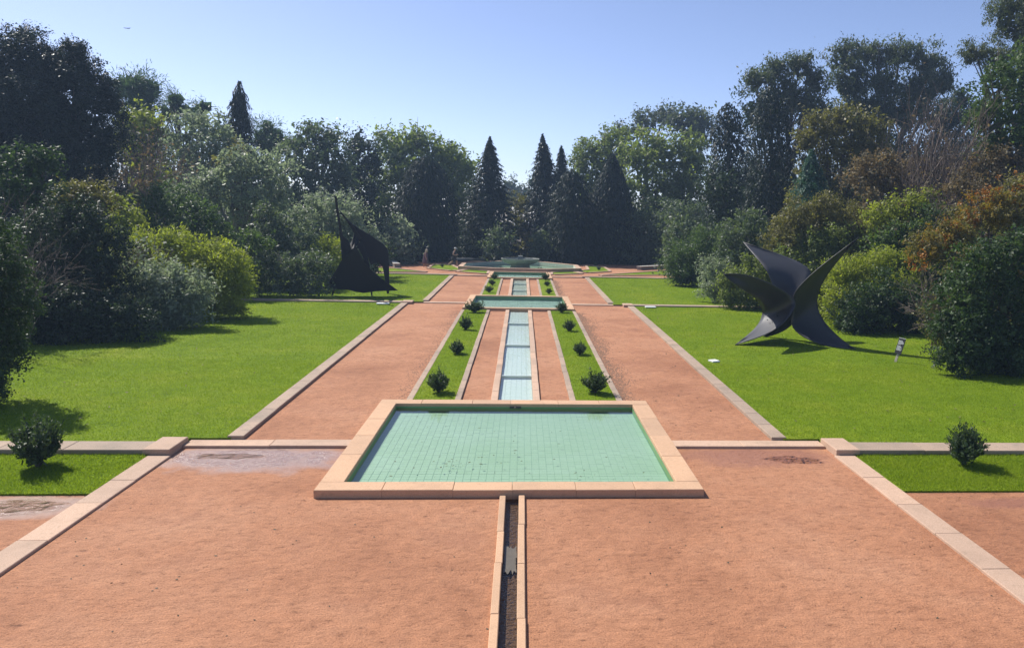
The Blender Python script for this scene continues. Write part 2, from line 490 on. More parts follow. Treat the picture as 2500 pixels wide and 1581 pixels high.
for s, side in ((-1, 'left'), (1, 'right')):
    def R(a, b, y0, y1): return (min(s*a, s*b), max(s*a, s*b), y0, y1)
    tag(put('sand_path', sheet('sand_path', [R(3.6, 6.35, 17.75, 21.3), R(3.0, 6.35, 21.3, 41.6), R(2.9, 6.35, 41.6, 44.3)]), M['sand']), f'long orange sand walk on the {side} of the narrow water channel', 'path', kind='structure')
    tag(put('sand_path', sheet('sand_path', [R(2.9, 5.35, 44.31, 47.9), R(2.4, 5.35, 47.9, 62.3)]), M['sand']), f'farther orange sand walk on the {side}, beyond the second stone sill', 'path', kind='structure')
    tag(put('sand_strip', sheet('sand_strip', [R(.60, 1.6, 21.2, 41.6)]), M['sand']), f'narrow sand strip between channel and {side} shrub bed', 'path', kind='structure')
    tag(put('sand_strip', sheet('sand_strip', [R(.60, 1.35, 47.8, 60.1)]), M['sand']), f'far narrow sand strip between channel and {side} shrub bed', 'path', kind='structure')
    tag(put('lawn', sheet('lawn', [R(6.55, 7.45, 17.77, 44.3), R(7.45, 26, 17.34, 44.3)], .05, edge=.12), M['lawn']), f'large sunlit lawn on the {side} of the garden', 'lawn', kind='structure')
    tag(put('lawn', sheet('lawn', [R(5.5, 26, 44.31, 62.3)], .06, edge=.12), M['lawn']), f'far lawn on the {side} beyond the second kerb', 'lawn', kind='structure')
    tag(put('lawn', sheet('lawn', [R(7.80, 14.2, 14.38, 16.75)], .035, edge=.12), M['lawn']), f'small grass bed in front of the near {side} kerb', 'lawn', kind='structure')
    tag(put('bed_grass', sheet('bed_grass', [R(1.7, 2.92, 21.2, 41.6)], .05, edge=.12), M['lawn']), f'grass bed with shrubs on the {side} of the channel', 'lawn', kind='structure')
    tag(put('bed_grass', sheet('bed_grass', [R(1.45, 2.35, 47.8, 60.1)], .05, edge=.12), M['lawn']), f'far grass bed with shrubs on the {side} of the channel', 'lawn', kind='structure')
tag(put('sand_terrace', sheet('sand_terrace', [(-14, -5.42, 62.31, 79), (5.42, 14, 62.31, 79), (-5.42, -2.4, 62.31, 66.43), (2.4, 5.42, 62.31, 66.43), (-5.42, 5.42, 76.98, 79)], 0), M['sand']), 'far sand terrace around the fountain basin', 'sand', kind='structure')

# ------------------------------------------------------------------ stone kerbs, each slab its own piece
def slab_run(root, x0, x1, y0, y1, zt, zb, along, length, mat, slope, rng, joint=.006, name='slab'):
    a, b = (x0, x1) if along == 'x' else (y0, y1)
    n = max(1, int(round((b-a)/length)))
    cuts = np.linspace(a, b, n+1)
    cuts[1:-1] += rng.uniform(-.12, .12, max(0, n-1))*length
    for i in range(n):
        p, q = cuts[i]+joint/2, cuts[i+1]-joint/2
        dz = rng.uniform(-.004, .004); dx = rng.uniform(-.006, .006)
        if along == 'x': me = boxmesh(name, p, q, y0+dx, y1+dx, zb, zt+dz, .010, slope)
        else: me = boxmesh(name, x0+dx, x1+dx, p, q, zb, zt+dz, .010, slope)
        put(name, me, mat, root)

rngk = np.random.default_rng(3)
def kerb(name, label):
    return tag(empty(name), label, 'kerb', kind='structure')
for s, side in ((-1, 'left'), (1, 'right')):
    def mm(a, b): return (min(s*a, s*b), max(s*a, s*b))
    r = kerb('plaza_kerb', f'pale flat stone strip bounding the forecourt on the {side}')
    slab_run(r, *mm(7.38, 7.86), 1.0, 16.66, .045, -.1, 'y', 1.45, M['stone'], False, rngk)
    r = kerb('terrace_kerb', f'raised stone kerb between small grass bed and {side} lawn')
    x = mm(8.0, 22.0)
    slab_run(r, *x, 16.72, 17.36, .145, -.1, 'x', 1.6, M['stone_old'], False, rngk)
    put('end_block', boxmesh('end_block', *mm(7.43, 7.995), 16.68, 17.64, -.1, .165, .012), M['stone'], r)
    r = kerb('stone_sill', f'flush stone sill across the {side} walk beside the large pool')
    slab_run(r, *mm(3.735, 7.42), 17.30, 17.78, .062, -.1, 'x', 1.7, M['stone'], False, rngk)
    r = kerb('lawn_kerb', f'stone edging between {side} sand walk and large lawn')
    slab_run(r, *mm(6.26, 6.63), 17.80, 43.75, .085, -.12, 'y', 1.2, M['stone_old'], True, rngk)
    r = kerb('terrace_kerb', f'second raised stone kerb crossing the {side} lawn')
    slab_run(r, *mm(6.62, 20.0), 43.80, 44.40, .285, -.1, 'x', 1.6, M['stone_old'], False, rngk)
    put('end_block', boxmesh('end_block', *mm(6.03, 6.615), 43.77, 44.62, -.1, .30, .012), M['stone'], r)
    r = kerb('stone_sill', f'flush stone sill across the {side} walk beside the second pool')
    slab_run(r, *mm(3.04, 6.025), 44.28, 44.80, .215, -.1, 'x', 1.5, M['stone'], False, rngk)
    r = kerb('lawn_kerb', f'stone edging between far {side} walk and far lawn')
    slab_run(r, *mm(5.24, 5.58), 44.82, 61.75, .085, -.12, 'y', 1.2, M['stone_old'], True, rngk)
    r = kerb('terrace_kerb', f'third low stone kerb near the fountain on the {side}')
    slab_run(r, *mm(5.03, 19.0), 62.0, 62.55, .43, -.1, 'x', 1.6, M['stone_old'], False, rngk)
    r = kerb('stone_sill', f'flush stone sill across the far {side} walk beside the third pool')
    slab_run(r, *mm(2.55, 5.02), 62.1, 62.6, .375, -.1, 'x', 1.25, M['stone'], False, rngk)
    for nm, (a, b, c, d), y0, y1 in (('near', (2.90, 3.08, 1.55, 1.72), 21.37, 41.36), ('far', (2.33, 2.50, 1.30, 1.46), 47.99, 59.80)):
        r = kerb('bed_kerb', f'outer stone edging of the {nm} {side} shrub bed')
        slab_run(r, *mm(a, b), y0, y1, .060, -.1, 'y', 1.3, M['stone_old'], True, rngk)
        r = kerb('bed_kerb', f'inner stone edging of the {nm} {side} shrub bed')
        slab_run(r, *mm(c, d), y0, y1, .065, -.1, 'y', 1.3, M['stone_old'], True, rngk)
        r = kerb('channel_kerb', f'{side} stone edge of the {nm} water channel')
        slab_run(r, *mm(.50, .70), y0, y1, .075, -.16, 'y', 1.25, M['stone'], True, rngk)
    r = kerb('rill_kerb', f'{side} stone edge of the narrow rill in the foreground')
    slab_run(r, *mm(.12, .235), 2.0, 14.15, .065, -.2, 'y', 1.5, M['stone_pool'], False, rngk)

# ------------------------------------------------------------------ tiled floors
def tile_floor(root, x0, x1, y0, y1, z, size, mat, singles=0):
    nx = int(round((x1-x0)/size)); ny = int(round((y1-y0)/size))
    sx, sy = (x1-x0)/nx, (y1-y0)/ny
    g = .003
    tm = boxmesh('tile', -sx/2+g, sx/2-g, -sy/2+g, sy/2-g, -.012, 0, .003)
    k = 0; V, Fc = [], []
    for j in range(ny):
        for i in range(nx):
            cx, cyy = x0+(i+.5)*sx, y0+(j+.5)*sy
            dz = float(RNG.uniform(-.0015, .0015))
            if k < singles:
                o = put('tile', tm, mat, root)
                o.location = (cx, cyy, z+dz)
            else:
                n = len(V)
                V += [(cx-sx/2+g, cyy-sy/2+g, z+dz), (cx+sx/2-g, cyy-sy/2+g, z+dz), (cx+sx/2-g, cyy+sy/2-g, z+dz), (cx-sx/2+g, cyy+sy/2-g, z+dz)]
                Fc.append((n, n+1, n+2, n+3))
            k += 1
    if V:
        tag(put('tile_field', pymesh('tile_field', V, Fc), mat, root), kind='stuff')
    put('grout', pymesh('grout', [(x0, y0, z-.006), (x1, y0, z-.006), (x1, y1, z-.006), (x0, y1, z-.006)], [(0, 1, 2, 3)]), M['grout'], root)

def rect_pool(label, hx, y0, y1, w, zt, zw, zf, thick, tmat, singles, slab_len, tile=.16, zbase=-.1, wm='water'):
    root = tag(empty('rectangular_pool', (0, (y0+y1)/2, zbase)), label, 'pool')
    m = M['stone_pool']
    for (ya, yb) in ((y0, y0+w), (y1-w, y1)):
        slab_run(root, -hx, hx, ya, yb, zt, zbase, 'x', slab_len, m, False, rngk, .005, 'rim_slab')
    for s in (-1, 1):
        xa, xb = sorted((s*hx, s*(hx-w)))
        slab_run(root, xa, xb, y0+w+.003, y1-w-.003, zt, zt-thick, 'y', slab_len*1.3, m, False, rngk, .005, 'rim_slab')
        put('outer_wall', boxmesh('outer_wall', *sorted((s*(hx-.012), s*(hx-w+.05))), y0+w+.01, y1-w-.01, zbase, zt-thick-.002, .004), m, root)
    ix, iy0, iy1 = hx-w+.004, y0+w-.004, y1-w+.004
    zl = zt-thick
    for (a, b) in (((-ix, iy0), (ix, iy0)), ((ix, iy0), (ix, iy1)), ((ix, iy1), (-ix, iy1)), ((-ix, iy1), (-ix, iy0))):
        # lining set just inside the rim faces
        k = .010
        def inn(p): return (p[0]-math.copysign(k, p[0]), p[1]+(k if p[1] == iy0 else -k))
        A, B = inn(a), inn(b)
        put('lining', pymesh('lining', [(A[0], A[1], zf), (B[0], B[1], zf), (B[0], B[1], zl), (A[0], A[1], zl)], [(0, 1, 2, 3)]), M['tile_wall'], root)
    tile_floor(root, -ix+.012, ix-.012, iy0+.012, iy1-.012, zf+.01, tile, tmat, singles)
    put('water_surface', sheet('water_surface', [(-ix+.008, ix-.008, iy0+.008, iy1-.008)], zw, False, .5), M[wm], root)
    return root
P1 = rect_pool('large shallow rectangular pool with mint tiles and broad stone rim', 3.73, 14.18, 21.36, .46, .155, .045, -.09, .085, M['tile'], 300, 1.15)
P2 = rect_pool('second smaller pool, its water half reflecting the sky', 3.03, 41.39, 47.97, .36, .31, .20, .02, .07, M['tile_mid'], 0, 1.3, wm='water_mid')
P3 = rect_pool('third narrow pool directly in front of the fountain basin', 2.54, 59.82, 66.11, .33, .44, .33, .16, .07, M['tile_mid'], 0, 1.3, wm='water_mid')
# spout in the far wall of the large pool
sp = put('water_spout', pymesh('water_spout', *join_vf([box_vf(-.16, .16, 20.875, 20.892, .035, .085, .004)])), M['steel'], P1)
put('foam', pymesh('foam', *join_vf([tube_vf([(-.05, 20.86, .055), (0, 20.85, .058), (.05, 20.86, .055)], [.008, .020, .008], 8)])), M['foam'], sp)

# stepped channels
def channel(label, y0, y1, seams, z0, dz, slope_end):
    root = tag(empty('water_channel', (0, y0, z0)), label, 'channel')
    ys = [y0]+seams+[y1]
    for i in range(len(ys)-1):
        z = z0+i*dz
        a, b = ys[i]+.003, ys[i+1]-.003
        tile_floor(root, -.495, .495, a, b, z-.075, .165, M['tile_blue'])
        put('water_surface', sheet('water_surface', [(-.495, .495, a, b+.05)], z, False, .33), M['water_run'], root)
        if i:
            put('weir', boxmesh('weir', -.497, .497, ys[i]-.05, ys[i]+.002, z0-.12, z+.004, .012), M['tile_blue'], root)
    return root
channel('stepped aqua tiled water channel between the large and second pools', 21.37, 41.38, [24.9, 30.7, 36.6], .075, .036, 0)
channel('far stepped water channel between the second and third pools', 47.98, 59.81, [51.8, 56.5], .225, .03, 0)
# foreground rill
rill = tag(empty('water_rill', (0, 8, -.1)), 'narrow rill of running water leading to the large pool', 'channel')
put('bed', sheet('bed', [(-.125, .125, 2, 14.17)], -.09, False), M['mud'], rill)
put('water_surface', sheet('water_surface', [(-.122, .122, 2, 14.17)], -.03, False, .12), M['water_rill'], rill)
rf = np.random.default_rng(9)
pts = [(-.112, 11.2+.04*i+rf.uniform(-.01, .01)) for i in range(20)]
pts = [(x+rf.uniform(0, .03), y) for x, y in pts]
pts = [(-.1+.02*i, 11.12+rf.uniform(-.10, .10)) for i in range(10, -1, -1)]+pts+[(-.1+.02*i, 12.02+rf.uniform(-.06, .06)) for i in range(11)]+[(.112-rf.uniform(0, .035), y) for _, y in reversed(pts)]
put('foam_patch', polysheet('foam_patch', pts, -.024, 0), M['foam'], rill)

# puddles
def puddle(label, cx, cyy, rx, ry, seed):
    r = np.random.default_rng(seed); n = 40
    ph = r.uniform(0, 6.28, 4)
    pts = []
    for i in range(n):
        t = 2*math.pi*i/n
        k = 1+.16*math.sin(2*t+ph[0])+.12*math.sin(5*t+ph[1])+.10*math.sin(9*t+ph[2])
        pts.append((cx+rx*k*math.cos(t), cyy+ry*k*math.sin(t)))
    return tag(put('puddle', polysheet('puddle', pts, .004, 0), M['puddle']), label, 'puddle', kind='structure')
puddle('small puddle by the right end of the stone sill', 6.35, 16.45, .62, .26, 1)
puddle('shallow glinting puddle beside the left kerb end block', -6.2, 16.72, .62, .22, 2)
puddle('muddy red puddle in front of the small left grass bed', -8.75, 13.85, .75, .25, 5)

# ------------------------------------------------------------------ fountain
ftn = tag(empty('fountain', (0, 71.5, .36)), 'grey stone bowl fountain on a pedestal in an octagonal basin', 'fountain')
OCT = [(-2.3, 66.42), (2.3, 66.42), (5.43, 68.0), (5.43, 72.6), (2.0, 77.0), (-2.0, 77.0), (-5.43, 72.6), (-5.43, 68.0)]
oc = np.array(OCT); cen = np.array([0, 71.6])
def inset(d):
    n = len(OCT); out = []
    for i in range(n):
        p0, p1, p2 = oc[i-1], oc[i], oc[(i+1) % n]
        e1 = (p1-p0)/np.linalg.norm(p1-p0); e2 = (p2-p1)/np.linalg.norm(p2-p1)
        n1 = np.array([-e1[1], e1[0]]); n2 = np.array([-e2[1], e2[0]])
        bis = n1+n2
        out.append(p1+bis*d/(bis@n1))
    return out
INN = inset(.42)
for i in range(8):
    j = (i+1) % 8
    a, b, c, d = oc[i], oc[j], INN[j], INN[i]
    zt, zb = .68, .2
    e = (b-a)/np.linalg.norm(b-a)*.004
    q = [a+e, b-e, c-e, d+e]
    V = [(*p, zb) for p in q]+[(*p, zt) for p in q]
    put('rim_slab', pymesh('rim_slab', V, [(3, 2, 1, 0), (4, 5, 6, 7), (0, 1, 5, 4), (1, 2, 6, 5), (2, 3, 7, 6), (3, 0, 4, 7)]), M['stone'], ftn)
    k1, k2 = inset(.426)[i], inset(.426)[j]
    put('lining', pymesh('lining', [(*k1, .2), (*k2, .2), (*k2, .65), (*k1, .65)], [(0, 1, 2, 3)]), M['lining_glare'], ftn)
put('basin_floor', polysheet('basin_floor', inset(.43), .24, 0), M['tile'], ftn)
put('water_surface', polysheet('water_surface', inset(.432), .37, 0), M['water'], ftn)
def lathe(prof, sides, cx, cyy, rot=0):
    V, Fc = [], []
    for r, z in prof:
        for k in range(sides):
            t = 2*math.pi*(k+.5)/sides+rot
            V.append((cx+r*math.cos(t), cyy+r*math.sin(t), z))
    for i in range(len(prof)-1):
        for k in range(sides):
            k2 = (k+1) % sides
            Fc.append((i*sides+k, i*sides+k2, (i+1)*sides+k2, (i+1)*sides+k))
    Fc.append(tuple((len(prof)-1)*sides+k for k in range(sides)))
    return V, Fc
bowl = put('bowl', pymesh('bowl', *lathe([(.9, .70), (1.25, .76), (1.55, .90), (1.76, 1.10), (1.82, 1.21), (1.82, 1.25), (1.70, 1.25), (1.64, 1.14), (1.2, 1.03), (.4, 1.0)], 12, 0, 71.5)), M['stone_grey'], ftn)
put('pedestal', pymesh('pedestal', *lathe([(1.00, .2), (1.00, .44), (.93, .46), (.93, .74)], 8, 0, 71.5)), M['stone_grey'], ftn)
put('bowl_water', pymesh('bowl_water', *lathe([(1.67, 1.17)], 12, 0, 71.5)), M['water_mid'], bowl)
put('jet_block', boxmesh('jet_block', -.22, .22, 71.28, 71.72, 1.0, 1.50, .03), M['stone_grey'], bowl)

# far terrace grass beds with thin kerbs
def gp(px, py): return onground(px, py, .38)[:2]
def zoomL(x, y): return gp(960+x/8.027, 620+y/8.027)
def zoomR(x, y): return gp(1260+x/8.027, 620+y/8.027)
def grass_bed(label, pts):
    pts = [np.array(p) for p in pts]
    root = tag(empty('grass_bed', (pts[0][0], pts[0][1], .36)), label, 'lawn', kind='structure')
    put('turf', polysheet('turf', pts, .035, .36), M['lawn'], root)
    n = len(pts)
    cx = sum(pts)/n
    for i in range(n):
        a, b = pts[i], pts[(i+1) % n]
        e = b-a; L = np.linalg.norm(e)
        if L < .5: continue
        e = e/L; nn = np.array([-e[1], e[0]])
        if nn@(cx-(a+b)/2) > 0: nn = -nn
        a2, b2 = a+e*.02, b-e*.02
        q = [a2, b2, b2+nn*.22, a2+nn*.22]
        V = [(*p, .2) for p in q]+[(*p, .45) for p in q]
        put('edging', pymesh('edging', V, [(4, 5, 6, 7), (0, 1, 5, 4), (1, 2, 6, 5), (2, 3, 7, 6), (3, 0, 4, 7)]), M['stone'], root)
grass_bed('far left grass bed with one small shrub near the walking people', [zoomL(700, 285), zoomL(1140, 330), zoomL(1420, 308), zoomL(1270, 285), zoomL(1130, 218), zoomL(810, 212)])
grass_bed('thin grass sliver left of the fountain basin front', [zoomL(1260, 348), zoomL(1820, 392), zoomL(1850, 340), zoomL(1470, 312)])
grass_bed('far right grass bed with two small shrubs', [zoomR(1440, 312), zoomR(1130, 350), zoomR(1400, 372), zoomR(1830, 345), zoomR(1720, 268), zoomR(1390, 228)])
grass_bed('thin grass sliver right of the fountain basin front', [zoomR(720, 368), zoomR(720, 408), zoomR(1290, 386), zoomR(1090, 348), zoomR(900, 352)])
grass_bed('grass wedge behind the third left kerb', [zoomL(-900, 250), zoomL(-900, 352), zoomL(640, 358), zoomL(0, 285)])
grass_bed('grass wedge behind the third right kerb', [zoomR(1650, 424), zoomR(3300, 415), zoomR(3300, 300), zoomR(2450, 365)])
for s in (-1, 1):
    tag(put('sand_corner', polysheet('sand_corner', [(s*2.2, 66.43), (s*5.42, 66.43), (s*5.42, 68.05)][::s], 0, .36), M['sand']), 'sand in front of the %s basin corner' % ('left' if s < 0 else 'right'), 'sand', kind='structure')
    tag(put('sand_corner', polysheet('sand_corner', [(s*1.9, 76.98), (s*5.42, 72.5), (s*5.42, 76.98)][::s], 0, .36), M['sand']), 'sand behind the %s basin corner' % ('left' if s < 0 else 'right'), 'sand', kind='structure')
# low garden walls beside the terrace
def wall_piece(name, label, a, b, w, z0, z1):
    a, b = np.array(a), np.array(b); e = (b-a)/np.linalg.norm(b-a); n = np.array([-e[1], e[0]])*w
    q = [a, b, b+n, a+n]
    root = tag(empty(name, (a[0], a[1], z0)), label, 'wall')
    V = [(*p, z0) for p in q]+[(*p, z1-.08) for p in q]
    put('wall_body', pymesh('wall_body', V, [(0, 1, 5, 4), (1, 2, 6, 5), (2, 3, 7, 6), (3, 0, 4, 7), (4, 5, 6, 7)]), M['stone_grey'], root)
    q = [a-e*.05-n*.1, b+e*.05-n*.1, b+e*.05+n*1.1, a-e*.05+n*1.1]
    V = [(*p, z1-.078) for p in q]+[(*p, z1) for p in q]
    put('coping', pymesh('coping', V, [(0, 1, 5, 4), (1, 2, 6, 5), (2, 3, 7, 6), (3, 0, 4, 7), (4, 5, 6, 7), (3, 2, 1, 0)]), M['stone_pale'], root)
wall_piece('garden_wall', 'low pale stone wall at the hedge right of the fountain', gp(1565, 659), gp(1640, 655), .5, .3, .72)
wall_piece('garden_wall', 'low stone wall running off left of the walking woman', gp(976, 653), gp(940, 634), .45, .3, .75)
wall_piece('stone_bench', 'long pale stone slab behind the fountain basin on the left', gp(1092, 637), gp(1190, 636), 1.2, .3, .62)

# ------------------------------------------------------------------ sculptures
def ribbon_plate(name, left, right, ys, parent, toxy, cols=8, thick=.03, twist=(0, 0)):
    """curved steel plate lofted between two edge lines running from foot to tip"""
    n = 28
    def res(pts):
        pts = np.array(pts, float); t = np.linspace(0, 1, len(pts)); u = np.linspace(0, 1, n)
        # smooth (Catmull-like) resampling
        out = np.stack([np.interp(u, t, pts[:, k]) for k in range(2)], 1)
        for _ in range(2):
            out[1:-1] = .25*out[:-2]+.5*out[1:-1]+.25*out[2:]
        return out
    Lf, Rt = res(left), res(right)
    yy = np.interp(np.linspace(0, 1, n), np.linspace(0, 1, len(ys)), ys)
    tw = np.interp(np.linspace(0, 1, n), np.linspace(0, 1, len(twist)), twist)
    for _ in range(5): yy[1:-1] = .25*yy[:-2]+.5*yy[1:-1]+.25*yy[2:]
    V, Fc = [], []
    for i in range(n):
        for k in range(cols+1):
            f = k/cols
            q = Lf[i]*(1-f)+Rt[i]*f
            bow = .16*math.sin(math.pi*f)
            V.append(at(*toxy(q), yy[i]+bow+tw[i]*(f-.5)))
    for i in range(n-1):
        for k in range(cols):
            a = i*(cols+1)+k
            Fc.append((a, a+1, a+cols+2, a+cols+1))
    me = pymesh(name, V, Fc, True)
    o = put(name, me, M['steel'], parent)
    md = o.modifiers.new('thickness', 'SOLIDIFY'); md.thickness = thick; md.offset = 0
    return o
tz = lambda q: (1740+q[0]/4.479, 560+q[1]/4.479)
base = onground(1930, 845, .15)
scR = tag(empty('steel_sculpture', (base[0], base[1], .15)), 'black steel sculpture of three curving horn shaped blades on the right lawn', 'sculpture')
front_blade = ribbon_plate('curved_blade', [(245, 1262), (440, 1110), (520, 1010), (550, 900), (530, 820), (460, 740), (330, 660), (200, 570), (118, 487)],
             [(245, 1262), (640, 1135), (800, 1000), (885, 890), (910, 800), (865, 725), (650, 590), (350, 480), (118, 487)],
             [31.05, 31.75, 32.3, 32.6, 32.4, 32.1, 31.7, 31.3, 31.0], scR, tz, twist=(0, -1.3, -2.0, -1.9, -1.0, -.2, .2, .2, 0))
ribbon_plate('curved_blade', [(540, 1182), (650, 1100), (760, 1000), (800, 900), (770, 800), (690, 700), (645, 580), (590, 440), (470, 300), (335, 138)],
             [(540, 1182), (720, 1140), (855, 1060), (930, 950), (960, 850), (950, 700), (1030, 560), (1100, 455), (900, 325), (335, 138)],
             [33.4, 33.1, 32.8, 32.7, 32.7, 32.8, 33.0, 33.5, 34.2, 35.0], scR, tz, twist=(0, 0, 0, 0, 0, 0, .4, 1.0, 1.0, 0))
ribbon_plate('curved_blade', [(1570, 1314), (1300, 1285), (1080, 1225), (930, 1140), (855, 1050), (872, 950), (895, 850), (868, 725), (950, 610), (1150, 420), (1600, 85)],
             [(1570, 1314), (1480, 1255), (1330, 1130), (1210, 1000), (1150, 880), (1140, 800), (1150, 720), (1175, 630), (1280, 450), (1420, 285), (1600, 85)],
             [30.35, 30.9, 31.6, 32.1, 32.35, 32.4, 32.3, 32.1, 31.8, 31.4, 30.9], scR, tz)
# bolt plate row on the front blade
for bx_, by_ in ((600, 890), (598, 940), (597, 985), (715, 905), (705, 945), (685, 975), (650, 1000)):
    p = at(*tz((bx_, by_)), 32.45)
    put('bolt', pymesh('bolt', *tube_vf([(p[0], p[1]+.05, p[2]), (p[0], p[1]-.05, p[2])], [.022, .022], 6)), M['steel'], front_blade)

def flat_plate(name, pts, ys, parent, toxy, thick=.05):
    V = [at(*toxy(q), y) for q, y in zip(pts, ys)]
    n = len(V)
    V2 = [(v[0], v[1]+thick, v[2]) for v in V]
    Fc = [tuple(range(n)), tuple(range(2*n-1, n-1, -1))]+[(i, (i+1) % n, n+(i+1) % n, n+i) for i in range(n)]
    import bmesh
    bm = bmesh.new()
    vs_ = [bm.verts.new(v) for v in list(map(tuple, V))+V2]
    for f in Fc: bm.faces.new([vs_[i] for i in f])
    bmesh.ops.triangulate(bm, faces=[f for f in bm.faces if len(f.verts) > 4])
    bmesh.ops.recalc_face_normals(bm, faces=bm.faces[:])
    me = bpy.data.meshes.new(name); bm.to_mesh(me); bm.free()
    return put(name, me, M['steel_dull'], parent)
tl = lambda q: (750+q[0]/5.077, 450+q[1]/5.077)
base = onground(880, 720, .28)
scL = tag(empty('steel_sculpture', (base[0], base[1], .28)), 'tall angular black steel sculpture with mast and sail plates on the left lawn', 'sculpture')
def plane_y(pts, y0, ax, az):      # depth of a leaning plate: y0 + ax*(x-600) + az*(y-1300)
    return [y0+ax*(p[0]-600)/5.077*.025+az*(p[1]-1300)/5.077*.025 for p in pts]
pts = [(215, 1290), (330, 1110), (430, 930), (560, 800), (600, 770), (700, 950), (790, 1060), (900, 1150), (1125, 1315), (1000, 1318), (850, 1325), (700, 1345), (600, 1330), (500, 1305), (330, 1296)]
flat_plate('sail_plate', pts, plane_y(pts, 46.5, .10, .22), scL, tl)
pts = [(335, 135), (365, 150), (385, 300), (415, 480), (445, 640), (500, 680), (530, 740), (560, 860), (430, 990), (425, 850), (395, 560), (360, 330)]
flat_plate('mast_plate', pts, plane_y(pts, 47.2, .5, .05), scL, tl)
pts = [(380, 298), (470, 400), (560, 490), (640, 545), (780, 630), (930, 730), (990, 790), (1010, 900), (1018, 1230), (1012, 1364), (988, 1364), (975, 1240), (935, 1020), (880, 960), (790, 1000), (745, 880), (690, 720), (610, 590), (470, 420)]
flat_plate('arch_plate', pts, plane_y(pts, 47.4, .35, -.05), scL, tl)
pts = [(555, 690), (583, 605), (610, 640), (645, 720), (676, 700), (680, 712), (575, 792), (440, 905), (430, 900), (545, 800)]
flat_plate('top_facet', pts, [47.6+(.9 if p[1] < 740 else 0) for p in pts], scL, tl)
pts = [(400, 330), (440, 390), (500, 470), (575, 600), (585, 610), (640, 690), (680, 655), (625, 600), (540, 480), (430, 350)]
flat_plate('diagonal_bar', pts, plane_y(pts, 47.3, .3, .1), scL, tl)
pts = [(600, 800), (665, 690), (700, 740), (740, 860), (770, 1000), (800, 1200), (808, 1388), (794, 1388), (785, 1330), (740, 1100), (690, 900), (640, 800)]
flat_plate('centre_leg', pts, plane_y(pts, 46.55, .1, -.10), scL, tl)
pts = [(322, 1290), (348, 1290), (318, 1374), (298, 1374)]
flat_plate('foot', pts, [46.62]*4, scL, tl)

# ------------------------------------------------------------------ sign and lawn plaques
b0 = onground(2186, 881.6, .17)
sg = tag(empty('lawn_sign', (b0[0], b0[1], .15)), 'small tilted dark information sign on a post by the right sculpture', 'sign')
lean = Matrix.Translation(Vector(b0)) @ Matrix.Rotation(math.radians(11), 4, 'Y') @ Matrix.Rotation(math.radians(-48), 4, 'Z') @ Matrix.Rotation(math.radians(-8), 4, 'X')
def sg_part(name, x0, x1, y0, y1, z0, z1, mat, par=None):
    V, Fc = box_vf(x0, x1, y0, y1, z0, z1, .003)
    V = [tuple(lean @ Vector(v)) for v in V]
    return put(name, pymesh(name, V, Fc), mat, par or sg)
sg_part('post', -.045, .045, .0, .05, -.1, .36, M['wood'])
bd = sg_part('board', -.125, .125, -.035, .0, .30, .90, M['board'])
sg_part('board_edge', -.127, .127, -.036, .001, .901, .915, M['white'], bd)
for i, (z, w) in enumerate(((.80, .07), (.772, .085), (.744, .10), (.716, .105), (.688, .10), (.660, .06), (.60, .06), (.572, .08), (.544, .085), (.516, .10), (.488, .075), (.460, .10), (.432, .09))):
    V, Fc = box_vf(-.105, -.105+2*w, -.0375, -.0355, z, z+.014, .0005)
    put('text_line', pymesh('text_line', [tuple(lean @ Vector(v)) for v in V], Fc), M['white'], bd)
def plaque(label, px, py, w, d, rot, z):
    p = onground(px, py, z)
    c, s_ = math.cos(rot), math.sin(rot)
    q = [(p[0]+c*x-s_*y, p[1]+s_*x+c*y) for x, y in ((-w, -d), (w, -d), (w, d), (-w, d))]
    V = [(*a, z) for a in q]+[(*a, z+.05) for a in q]
    tag(put('ground_plaque', pymesh('ground_plaque', V, [(4, 5, 6, 7), (0, 1, 5, 4), (1, 2, 6, 5), (2, 3, 7, 6), (3, 0, 4, 7)]), M['white']), label, 'plaque')
plaque('white plaque lying on the right lawn in front of the sculpture', 1743, 882, .15, .16, .35, .15)
plaque('flat pale plaque below the second left kerb', 935, 741.5, .33, .20, 0, .235)
plaque('flat pale plaque below the second right kerb', 1588, 750, .30, .20, 0, .235)

# ------------------------------------------------------------------ people
def skin_body(name, joints, edges, mat, parent):
    me = bpy.data.meshes.new(name)
    me.from_pydata([j[0] for j in joints], edges, [])
    me.materials.append(mat)
    o = bpy.data.objects.new(name, me); COL.objects.link(o); o.parent = parent
    md = o.modifiers.new('skin', 'SKIN')
    layer = me.skin_vertices[0].data
    for i, j in enumerate(joints):
        layer[i].radius = (j[1], j[1]); layer[i].use_root = (i == 0)
    sb = o.modifiers.new('smooth', 'SUBSURF'); sb.levels = 1; sb.render_levels = 1
    return o
def person(label, loc, rotz, joints, edges, mat, extra):
    root = tag(empty('person', loc), label, 'person')
    root.rotation_euler = (0, 0, rotz)
    skin_body('body', joints, edges, mat, root)
    for nm, vf, m in extra:
        o = put(nm, pymesh(nm, *vf, True), m, root, world=False)
        if nm == 'cap_brim': o.parent = cap_o
        if nm == 'cap': cap_o = o
    return root
def rings(levels, n=12):
    V, Fc = [], []
    for (x, y, z, rx, ry) in levels:
        for k in range(n):
            t = 2*math.pi*k/n; V.append((x+rx*math.cos(t), y+ry*math.sin(t), z))
    for i in range(len(levels)-1):
        for k in range(n):
            k2 = (k+1) % n
            Fc.append((i*n+k, i*n+k2, (i+1)*n+k2, (i+1)*n+k))
    Fc.append(tuple(range(n-1, -1, -1))); Fc.append(tuple((len(levels)-1)*n+k for k in range(n)))
    return V, Fc
def hand(s, x, y, z, n0):
    """palm with four fingers and a thumb, hanging"""
    J = [((x, y, z), .035), ((x, y, z-.07), .038)]; E_ = [(n0, n0+1)]
    return J, E_
